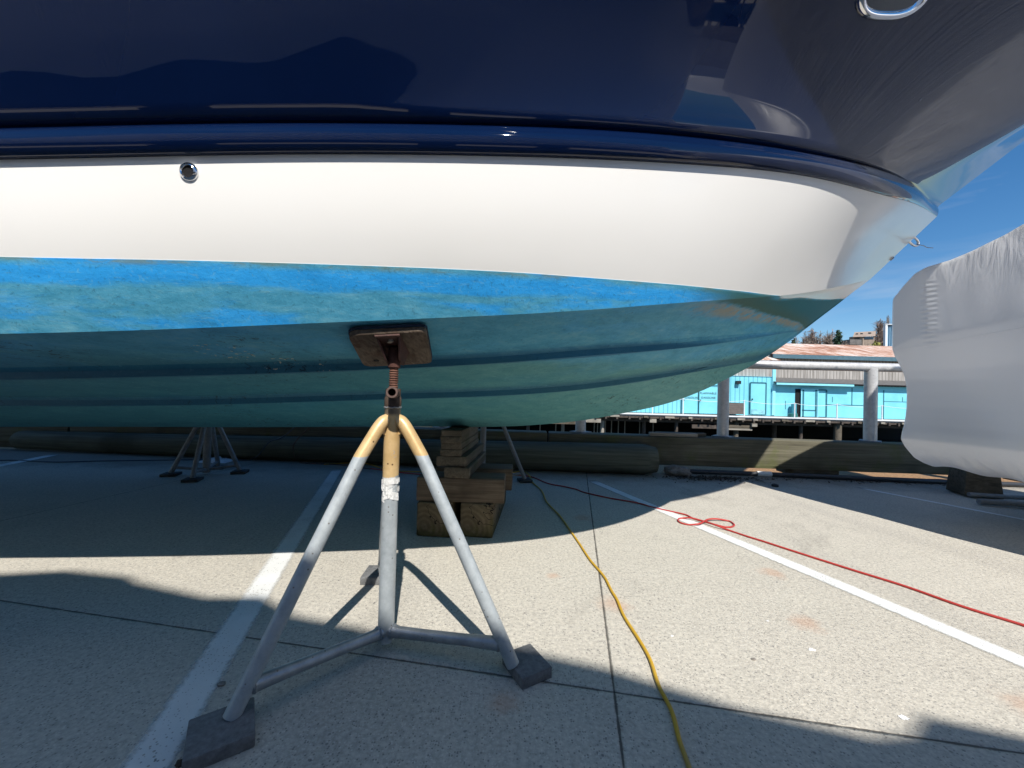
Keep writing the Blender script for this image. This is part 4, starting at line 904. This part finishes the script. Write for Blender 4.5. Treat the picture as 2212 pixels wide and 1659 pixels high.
def rust_roof():
    m = Mat('rusty_roof', rough=.7, spec=.3); n = m.noise(1, 6, .75, .4, co=m.map((5.5, .45, 1))); n2 = m.noise(.45, 5, .7); n3 = m.noise(1, 4, .7, co=m.map((14, 1.2, 1)))
    k = m.math('ADD', m.math('MULTIPLY', n, .6), m.math('MULTIPLY', n2, .4)); c = m.ramp(k, (.44, (.66, .57, .51)), (.50, (.46, .25, .16)), (.56, (.27, .105, .05)))
    c = m.mix(m.math('MULTIPLY', m.step(n3, .5, .6), .35), c, (.66, .60, .56)); return m.col(c).m
M['cyan'] = cyan('cyan_paint'); M['cyan_b'] = cyan('cyan_board_paint', 3.6); M['cyan_t'] = plain('cyan_trim', (.27, .68, .79), .5, 0, .06)
M['gboard'] = grey_boards(); M['rroof'] = rust_roof(); M['asph'] = plain('asphalt_shingle', (.12, .115, .11), .9, 0, .35, 5)
M['white'] = plain('white_paint', (.75, .76, .78), .5, 0, .06); M['dwood'] = plain('dark_pier_wood', (.07, .055, .045), .9, 0, .5, 4)
zd = at(1572, 896.5, YP).z                     # deck level
sh = empty('pier_shed', (0, 0, 0), 'long turquoise waterfront shed with a rusty metal roof on the pier across the water', 'building')
XL, XR = at(1300, 880, YP).x, at(2330, 900, YP).x
xk = at(1672, 850, YP).x                       # the upright that splits the board front from the lean-to
def wallbox(name, x0, x1, z0, z1, Y, dep, mat): mb = MB(); mb.box(((x0+x1)/2, Y+dep/2, (z0+z1)/2), (x1-x0, dep, z1-z0)); return mb.build(name, mat, sh, 0)
ztop = at(1676, 778, YP+1.6).z; zlt = at(1676, 815.4, YP+1.6).z
gw = wallbox('upper_wall', XL, XR, zd+1.5, at(1669, 766, YP+1.6).z, YP+1.6, 6, M['gboard'])
rf0, rf1 = at(1669, 764.5, YP+1.25), at(1697, 741.8, YP+6.2)
mb = MB(); x0, x1 = XL, XR+1
xr0 = rf0.x; xr1 = rf1.x
for dz2 in (0, -.10):
    mb.grid([[(xr0, rf0.y, rf0.z+dz2), (XR+1, rf0.y, rf0.z+dz2)], [(xr0+.6, rf1.y, rf1.z+dz2), (XR+1, rf1.y, rf1.z+dz2)], [(xr0, rf1.y*2-rf0.y, rf0.z+dz2), (XR+1, rf1.y*2-rf0.y, rf0.z+dz2)]])
rfo = mb.build('roof', M['rroof'], sh, 0)
mb = MB(); mb.box(((xr0+XR+1)/2, rf0.y-.03, rf0.z-.14), (XR+1-xr0, .06, .26)); mb.build('fascia', plain('blue_grey_fascia', (.07, .14, .18), .6), sh, 0)
# gable of the lower left wing
g0, g1, g2 = at(1651, 774.5, YP+.9), at(1662, 765.5, YP+.9), at(1682, 775, YP+.9)
mb = MB(); zg = g0.z
mb.grid([[(XL-2, YP+.6, zg-.12), (g2.x, YP+.6, zg-.12)], [(XL-2, YP+1.59, zg+.28), (g1.x, YP+1.59, g1.z)]]); mb.build('wing_roof', M['rroof'], sh, 0)
# lower board front on the left
wallbox('board_front', XL, xk, zd+.02, at(1584, 811.5, YP).z, YP, 1.55, M['cyan_b'])
wallbox('grey_band', XL, xk, at(1584, 811, YP).z, zg-.14, YP+.45, 1.1, M['gboard'])
fbox('trim', (1500, 809.6, 1672, 813.8), M['cyan_t'], sh, YP-.04, .05)
fbox('corner_trim', (1669.5, 798, 1674.5, 897), M['cyan_t'], sh, YP-.07, .07)
# lean-to front on the right
wallbox('lean_to_wall', xk+.03, XR, zd+.02, at(1676, 829, YP).z, YP+.01, 1.55, M['cyan'])
mb = MB(); a0 = at(1672, 825.3, YP-.35); b0 = at(1676, 815.4, YP+1.55)
mb.grid([[(xk-.1, a0.y, a0.z), (XR+.3, a0.y, a0.z)], [(xk-.1, b0.y, b0.z), (XR+.3, b0.y, b0.z)]]); mb.grid([[(xk-.1, a0.y, a0.z-.05), (XR+.3, a0.y, a0.z-.05)], [(xk-.1, b0.y, b0.z-.05), (XR+.3, b0.y, b0.z-.05)]]); mb.build('lean_to_roof', M['asph'], sh, 0)
c4 = at(1677, 826.5, YP-.36), at(1844, 834, YP-.36); mb = MB(); mb.box(((c4[0].x+c4[1].x)/2, YP-.375, a0.z-.09), (c4[1].x-c4[0].x, .05, .12)); mb.build('lean_to_fascia', M['cyan_t'], sh, 0)
M['seam'] = plain('dark_teal_seam', (.02, .14, .19), .8)  # dark teal for panel seams, door frames and the sliding door rail
for c4 in ((1840, 838, 1841.2, 876), (1787, 874.6, 1870, 875.4), (1908.5, 843, 1909.5, 905), (1909, 867.5, 1981, 868.5), (1696.5, 866, 1697.3, 884), (1798, 857, 1798.8, 869), (1949.5, 858, 1950.3, 868)):
    fbox('panel_seam', c4, M['seam'], sh, YP-.004, .02)
def door(c4, mat, name='door', Y=YP, frame=True, panels=0, knob=True):
    d = fbox(name, c4, mat, sh, Y-.05, .06); a, b = at(c4[0], c4[1], Y-.06), at(c4[2], c4[3], Y-.06)
    if frame:
        mb = MB(); t = .05
        mb.box((a.x-t/2, Y-.06, (a.z+b.z)/2), (t, .05, a.z-b.z+t)); mb.box((b.x+t/2, Y-.06, (a.z+b.z)/2), (t, .05, a.z-b.z+t)); mb.box(((a.x+b.x)/2, Y-.06, a.z+t/2+.002), (b.x-a.x-.004, .05, t)); mb.build('frame', M['seam'] if not panels else M['cyan_t'], d, 0)
    if knob:
        mb = MB(); mb.box((a.x+.09, Y-.10, (a.z+b.z)/2-.05), (.05, .05, .09)); mb.build('handle', M['black'], d, 0)
    return d
d1 = door((1622, 827, 1653, 895), M['cyan'])
mb = MB(); a, b = at(1623, 884, YP-.06), at(1652, 895, YP-.06); mb.box(((a.x+b.x)/2, YP-.065, (a.z+b.z)/2), (b.x-a.x, .02, a.z-b.z)); mb.build('kick_plate', plain('scuffed_plate', (.22, .52, .60), .6, 0, .3), d1, 0)
op = fbox('dark_doorway', (1718.5, 840, 1731.5, 900), M['dark_hole'], sh, YP-.02, .04)
sd_ = door((1732, 841, 1765, 900.5), M['cyan'], 'sliding_door', YP-.03, True, 1, False); mb = MB()
for c4 in ((1732, 885, 1763, 887.5), (1734.5, 842, 1736.5, 900), (1762, 842, 1764, 900)):
    c, s = fr(*c4, YP-.105, .03); mb.box(c, s)
mb.build('rail', M['seam'], sd_, 0)
sp = fbox('side_panel', (1767, 844, 1783, 900.5), M['cyan'], sh, YP-.03, .04); mb = MB()
for c4 in ((1765, 841, 1786, 843.5), (1784.6, 843, 1786.4, 901)):
    c, s = fr(*c4, YP-.06, .03); mb.box(c, s)
mb.build('frame', M['seam'], sp, 0)
def text(s, cx, cz, h, Y, parent, mat):
    cu = bpy.data.curves.new('lettering', 'FONT'); cu.body = s; cu.size = h; cu.align_x = 'CENTER'; cu.extrude = .003; cu.space_character = 1.15
    t = bpy.data.objects.new('lettering', cu); COL.objects.link(t); bpy.context.view_layer.update(); dg = bpy.context.evaluated_depsgraph_get()
    me = bpy.data.meshes.new_from_object(t.evaluated_get(dg)); bpy.data.objects.remove(t); o = bpy.data.objects.new('lettering', me); COL.objects.link(o); me.materials.append(mat)
    o.rotation_euler = (R(90), 0, 0); o.location = (cx, Y, cz); o.parent = parent; return o
M['letter'] = plain('dark_lettering', (.05, .12, .16), .7)
for c4, wd in (((1474, 833, 1508, 893), ('GASOLINE',)), ((1510, 833, 1550, 894), ('FLAMMABLE', 'GASOLINE'))):
    d = door(c4, M['cyan'], 'locker_door', YP, True, 0, True)
    for i, s_ in enumerate(reversed(wd)):
        q = at((c4[0]+c4[2])/2 + (0 if len(wd) > 1 else 4), 861 - i*9.6, YP-.06); text(s_, q.x, q.z, .17, YP-.065, d, M['letter'])
lm = fbox('wall_lamp', (1592.5, 822.5, 1601, 829.5), M['black'], sh, YP-.22, .2)
bx = fbox('slatted_box', (1574, 870, 1607, 895), plain('brown_slats', (.13, .11, .10), .8), None, YP-.75, .6); tag(bx, 'low brown slatted box against the turquoise shed, left of the first door', 'box')
mb = MB()
for k in range(6):
    c, s = fr(1574.5, 871.5+k*4, 1606.5, 872.3+k*4, YP-.76, .02); mb.box(c, s)
mb.build('slat_gap', M['black'], bx, 0)
def drum(x, ytop, ybot, r, Y, mat, label, name):
    a, b = at(x, ytop, Y), at(x, ybot, Y); mb = MB(); h = a.z-b.z; mb.lathe([(0, 0), (r, 0), (r*1.02, h*.33), (r, h*.34), (r*1.02, h*.66), (r, h*.67), (r, h*.93), (r*.8, h), (0, h)], (a.x, Y, zd), (0, 0, 1), 18); o = mb.build(name, mat, None, 40); return tag(o, label, name)
drum(1712.5, 890.5, 899, .24, YP-.6, plain('green_tank', (.03, .16, .15), .4), 'squat dark green tank on the pier beside the open doorway', 'tank')
drum(1715, 870, 899, .14, YP-.25, plain('teal_barrel', (.05, .25, .32), .4), 'slim teal barrel standing behind the green tank', 'barrel')

# pier deck, piles and beams
pr = empty('pier', (0, 0, 0), 'timber pier with dark piles carrying the turquoise shed', 'pier')
YE = 22.3; x0, x1 = at(900, 900, YE).x, at(2500, 910, YE).x
mb = MB(); mb.box(((x0+x1)/2, (YE+36)/2, zd-.05), (x1-x0, 36-YE, .10)); mb.build('deck', plain('grey_deck_boards', (.33, .31, .28), .9, 0, .3, 3), pr, 0)
rg = random.Random(4); mb = MB(); x = x0
while x < x1: mb.box((x, YE+.9, zd-.20 - rg.uniform(0, .03)), (.10, 2.0, .16)); x += rg.uniform(.5, .75)
mb.box(((x0+x1)/2, YE+.03, zd-.17), (x1-x0, .06, .10)); mb.build('joist', M['dwood'], pr, 0)
mb = MB(); mb.box(((x0+x1)/2, YE-.02, zd+.02), (x1-x0, .10, .07)); mb.build('edge_curb', M['white'], pr, 0)
for k in range(26):
    c4x = x0 + .6 + k*1.37 + rg.uniform(-.3, .3)
    mb = MB(); mb.box((c4x, YE-.06, zd-.13), (rg.uniform(.2, .55), .10, .10)); mb.build('cap_block', M['plank'] if k % 3 else M['timber_gray'], pr, 0)
mb = MB(); mb.box(((x0+x1)/2, YE+3.0, zd-.36), (x1-x0, .25, .3)); mb.box(((x0+x1)/2, YE+.55, zd-.36), (x1-x0, .2, .2)); mb.build('stringer', M['dwood'], pr, 0)
def pile(px, Y, r, mat):
    q = at(px, 930, Y); mb = MB(); mb.tube([(q.x, Y, -3), (q.x + .02, Y, zd-.25)], r, 12); return mb.build('pile', mat, pr, 50)
for px, Y, r, mt in ((1808.5, 22.6, .20, 'timber_gray'), (1589, 22.7, .14, 'timber_gray'), (1729, 22.9, .10, 'dwood'), (1460, 22.8, .10, 'dwood'), (1955, 23.1, .13, 'dwood'), (1672, 24.5, .13, 'dwood'), (1872, 24.9, .13, 'dwood'), (1390, 23.4, .12, 'dwood'), (1300, 23, .13, 'plank'), (1215, 23.2, .10, 'plank'), (1140, 23.2, .10, 'dwood')): pile(px, Y, r, M[mt])
for px in (1283, 1290, 1307, 1320, 1335, 1349, 1381, 1244, 1200, 1166, 1410): pile(px, 23.5 + (px % 7)*.15, .032, M['plank'])
for c4, Y, mt in (((1572, 918, 1625, 925), 22.4, 'timber_gray'), ((1572, 925, 1625, 930), 22.35, 'plank'), ((1495, 917, 1572, 927), 22.5, 'dwood'), ((1625, 915, 1636, 922), 22.2, 'plank'), ((1262, 904, 1298, 913), 22.3, 'plank'), ((1178, 907, 1255, 917), 22.4, 'timber_gray'), ((1404, 905, 1418, 913), 22.2, 'plank')):
    fbox('cross_plank', c4, M[mt], pr, Y, .12)
mb = MB(); mb.box(((x0+x1)/2, 35.9, -1.7), (x1-x0, .3, 2.6)); mb.build('dark_backing', M['dark_hole'], pr, 0)  # added black backing that keeps the space under the pier dark
# chain of white stanchions with rope
sr = empty('rope_rail', (0, 0, 0), 'white posts with a sagging white rope along the pier edge', 'rope railing')
tops = []
for px, yt in ((1410, 858), (1476, 860), (1608, 864), (1716.7, 870), (1808, 872), (1905.5, 875), (2010, 878), (2110, 881)):
    q = at(px, yt, YE+.12); tops.append(q); mb = MB(); mb.tube([(q.x, q.y, zd), (q.x, q.y, q.z)], .032, 8); mb.build('post', M['white'], sr, 50)
for a, b in zip(tops, tops[1:]):
    mb = MB(); mb.tube([a.lerp(b, t/8) + Vector((0, -.03, -.04-.45*(t/8)*(1-t/8))) for t in range(9)], .013, 6); mb.build('rope', M['white'], sr, 60)

# ---------------------------------------------------------------- hill, trees, house
def hillz(x, y): return 1 + .105*(y-40) - 3.2 + .5*math.sin(x*.05) + .4*math.sin(y*.11+x*.03) if y > 44 else -1.0
mb = MB(); rows = [[(x, y, max(-1.0, hillz(x, y)) if y > 44 else -1.0 if y > 42 else -3.2) for x in range(-200, 420, 10)] for y in (41.5, 42.5, 46, 52, 60, 70, 80, 95, 110, 130, 150, 180, 220, 300)]
for r in rows[11:]:
    for i, p in enumerate(r): r[i] = (p[0], p[1], rows[10][i][2] - (p[1]-150)*.02)
mb.grid(rows); hl = mb.build('hill', plain('hill_ground', (.10, .085, .05), .95, 0, .4, .3), None, 60); tag(hl, kind='structure')
def bare_tree(px, ytop, Y, label, seed, wpx, mat, twig, group='bare trees on the hill'):
    t = at(px, ytop, Y); zb = hillz(t.x, Y)-.2; H = t.z-zb; W_ = wpx/F_PX*Y; rg = random.Random(seed)
    r = empty('bare_tree', (t.x, Y, zb), label, 'tree', group); mb = MB(); tw = MB()
    mb.tube([(0, 0, 0), (.1, 0, H*.3), (0, .1, H*.5)], .2, 8, radii=[H*.03, H*.022, H*.014])
    for k in range(44):
        a = rg.uniform(0, 6.28); el = rg.uniform(.35, 1.35); h0 = rg.uniform(.12, .5)*H; l = (.35+.35*rg.random())*H
        d = Vector((math.cos(a)*math.cos(el)*W_/H*.9, math.sin(a)*math.cos(el)*W_/H*.9, math.sin(el)))
        p0 = Vector((0, 0, h0)); p1 = p0 + d*l*.5; p2 = p1 + (d + Vector((0, 0, .3)))*l*.42
        mb.tube([p0, p1, p2], .05, 5, radii=[H*.010, H*.006, H*.002])
        for q in range(60):
            b0 = p0.lerp(p1, rg.random()) if q % 3 == 0 else p1.lerp(p2, rg.random()); dd = (d + Vector([rg.uniform(-.9, .9) for _ in range(3)]) + Vector((0, 0, .25))).normalized(); ll = rg.uniform(.06, .17)*H
            e = b0 + dd*ll; e.z = min(e.z, H); sd2 = dd.cross(Vector((rg.uniform(-1, 1), rg.uniform(-1, 1), .1))).normalized()*H*.0045
            tw.bm.faces.new([tw.bm.verts.new(v) for v in (b0-sd2, b0+sd2, e)])
    mb.build('trunk', mat, r, 60); tw.build('crown', twig, r, 0, recalc=False); return r
M['bark'] = plain('bare_bark', (.14, .105, .08), .9); M['twig'] = plain('brown_twigs', (.27, .215, .175), .9, 0, .3, 1); M['twigr'] = plain('reddish_twigs', (.28, .205, .175), .9, 0, .3, 1)
for i, (px, yt, Y, wp, lb) in enumerate(((1735, 727, 78, 34, 'low bare brown tree at the left of the hilltop row'), (1752, 718, 82, 40, 'broad bare tree, second from the left on the hill'), (1774, 717, 80, 38, 'bare reddish brown tree in the middle of the hilltop row'), (1793, 719, 84, 34, 'bare tree just left of the evergreen'), (1833, 741, 76, 26, 'low bare scrub tree between the evergreen and the house'), (1902, 696, 135, 46, 'tall bare tree behind the house on the hill'), (1922, 702, 138, 40, 'tall bare tree partly behind the blue building'))):
    bare_tree(px, yt, Y, lb, 30+i, wp, M['bark'], M['twigr'] if i % 2 else M['twig'])
def leafy(px, ytop, Y, label, seed, wpx, col, name, conifer=False, cat='tree', sink=0):
    t = at(px, ytop, Y); zb = hillz(t.x, Y)-.2; H = t.z-zb; W_ = wpx/F_PX*Y/2; rg = random.Random(seed)
    r = empty(name, (t.x, Y, zb), label, cat); mb = MB(); mb.tube([(0, 0, 0), (0, 0, H*.5), (0, 0, H*.95)], .1, 8, radii=[H*.03, H*.02, H*.004]); mb.build('trunk', M['bark'], r)
    mb = MB(); N = 2600
    cl = [(rg.uniform(0, 6.28), rg.uniform(.15, .97), rg.random()) for _ in range(34)]
    for k in range(N):
        ca, ch, cr = cl[k % 34]
        if conifer:
            h = ch*H; rad = W_*(1.05-ch)**.75*(.6+.5*cr); u = rg.random(); c0 = Vector((math.cos(ca)*rad*u, math.sin(ca)*rad*u, h - .06*H*u + rg.gauss(0, .012*H))) + Vector((rg.gauss(0, W_*.10), rg.gauss(0, W_*.10), 0))
        else:
            rad = W_*math.sin(min(1, ch*1.0)*math.pi*.93+.2)**.6*.72; c0 = Vector((math.cos(ca)*rad*cr**.5, math.sin(ca)*rad*cr**.5, ch*H*.9)) + Vector([rg.gauss(0, W_*.17) for _ in range(3)])
        s = H*.014*rg.uniform(.6, 1.5); d1 = Vector([rg.uniform(-1, 1) for _ in range(3)]).normalized()*s; d2 = d1.cross(Vector([rg.uniform(-1, 1) for _ in range(3)])).normalized()*s
        if c0.z > 0: mb.quad(c0-d1, c0-d2, c0+d1, c0+d2)
    mb.build('crown', plain(name+'_leaves', col, .8, 0, .45, 1.5), r, 0, recalc=False); return r
leafy(1811, 711, 74, 'dark green spreading evergreen standing above the rusty roof', 7, 46, (.035, .075, .04), 'evergreen_tree', True)
leafy(1715, 727, 76, 'small dark evergreen at the left end of the hilltop trees', 8, 26, (.05, .065, .03), 'evergreen_tree', True)
leafy(1893, 728, 90, 'yellow green round bush in front of the house', 9, 38, (.26, .25, .06), 'leafy_bush', False, 'bush')
leafy(1875, 738, 88, 'small olive bush at the foot of the house', 10, 20, (.15, .15, .05), 'leafy_bush', False, 'bush')
Yh = 118
hs_ = empty('hill_house', (0, 0, 0), 'weathered shingle house with a steep roof and skylights on the hill', 'house')
def hb(name, c4, mat, Y=Yh, dep=5, parent=None): return fbox(name, c4, mat, parent or hs_, Y, dep)
M['shing'] = plain('weathered_shingles', (.30, .235, .19), .9, 0, .2, 1); M['shing2'] = plain('shingle_wall', (.24, .19, .155), .9, 0, .25, 1)
hb('wall', (1843, 727, 1889, 760), M['shing2'], Yh, 1.4)
a, b, c, d = at(1840, 735, Yh-.6), at(1867, 733, Yh-.6), at(1892, 715, Yh+4), at(1845.5, 717, Yh+4)
mb = MB(); mb.grid([[at(1842, 728, Yh-.8), at(1891, 726, Yh-.8)], [at(1846, 717.5, Yh+4), at(1892, 715.2, Yh+4)]]); mb.grid([[at(1846, 717.5, Yh+4.05), at(1892, 715.2, Yh+4.05)], [at(1846, 728, Yh+8), at(1892, 726, Yh+8)]]); rf = mb.build('roof', M['shing'], hs_, 0)
for c4 in ((1849, 720, 1854, 722.5), (1859, 719.3, 1864, 721.8), (1876, 718, 1882, 720.6)):
    fbox('skylight', c4, M['black'], rf, Yh+1.4, .1)
w1 = hb('window', (1846, 728.5, 1857, 732.5), M['black'], Yh-.06, .1); w2 = hb('window', (1867, 727.5, 1887, 733), plain('blue_glass', (.08, .12, .18), .1), Yh-.07, .1)
hb('lower_wing', (1836, 733, 1865, 745), plain('slate_wall', (.14, .13, .125), .9, 0, .3, 1), Yh-4, 3)
hb('chimney', (1863.5, 731, 1866, 746), M['shing'], Yh-4.2, .6)
hb('side_wing', (1822, 737, 1843, 748), M['shing2'], Yh-2, 3)
bb = empty('metal_building', (0, 0, 0), 'tall blue ribbed metal building with white trim behind the shed roof', 'building')
mb = MB(); fl, frr, bl_, brr = at(1914.5, 702, 44), at(1990, 704, 44), at(1916.5, 702, 54), at(1992, 704, 54)
for zt in (0,): mb.grid([[(p.x, p.y, 2) for p in (fl, frr, brr, bl_)], [(p.x, p.y, fl.z) for p in (fl, frr, brr, bl_)]], closed=True)
mb.bm.faces.new([mb.bm.verts.new((p.x, p.y, fl.z)) for p in (fl, frr, brr, bl_)]); mb.build('wall', plain('blue_ribbed_metal', (.07, .17, .28), .5), bb, 0)
mb = MB()
for k in range(16):
    a = at(1918 + k*4.6, 704, 43.9); b = at(1918 + k*4.6, 775, 43.9); mb.box((a.x, 43.95, (a.z+b.z)/2), (.07, .1, a.z-b.z))
mb.build('rib', plain('pale_blue_rib', (.25, .42, .55), .5), bb, 0)
fbox('trim', (1912, 699.5, 1990, 703), M['white'], bb, 43.7, .3); fbox('corner_trim', (1913, 702, 1916.5, 775), M['white'], bb, 43.75, .25)
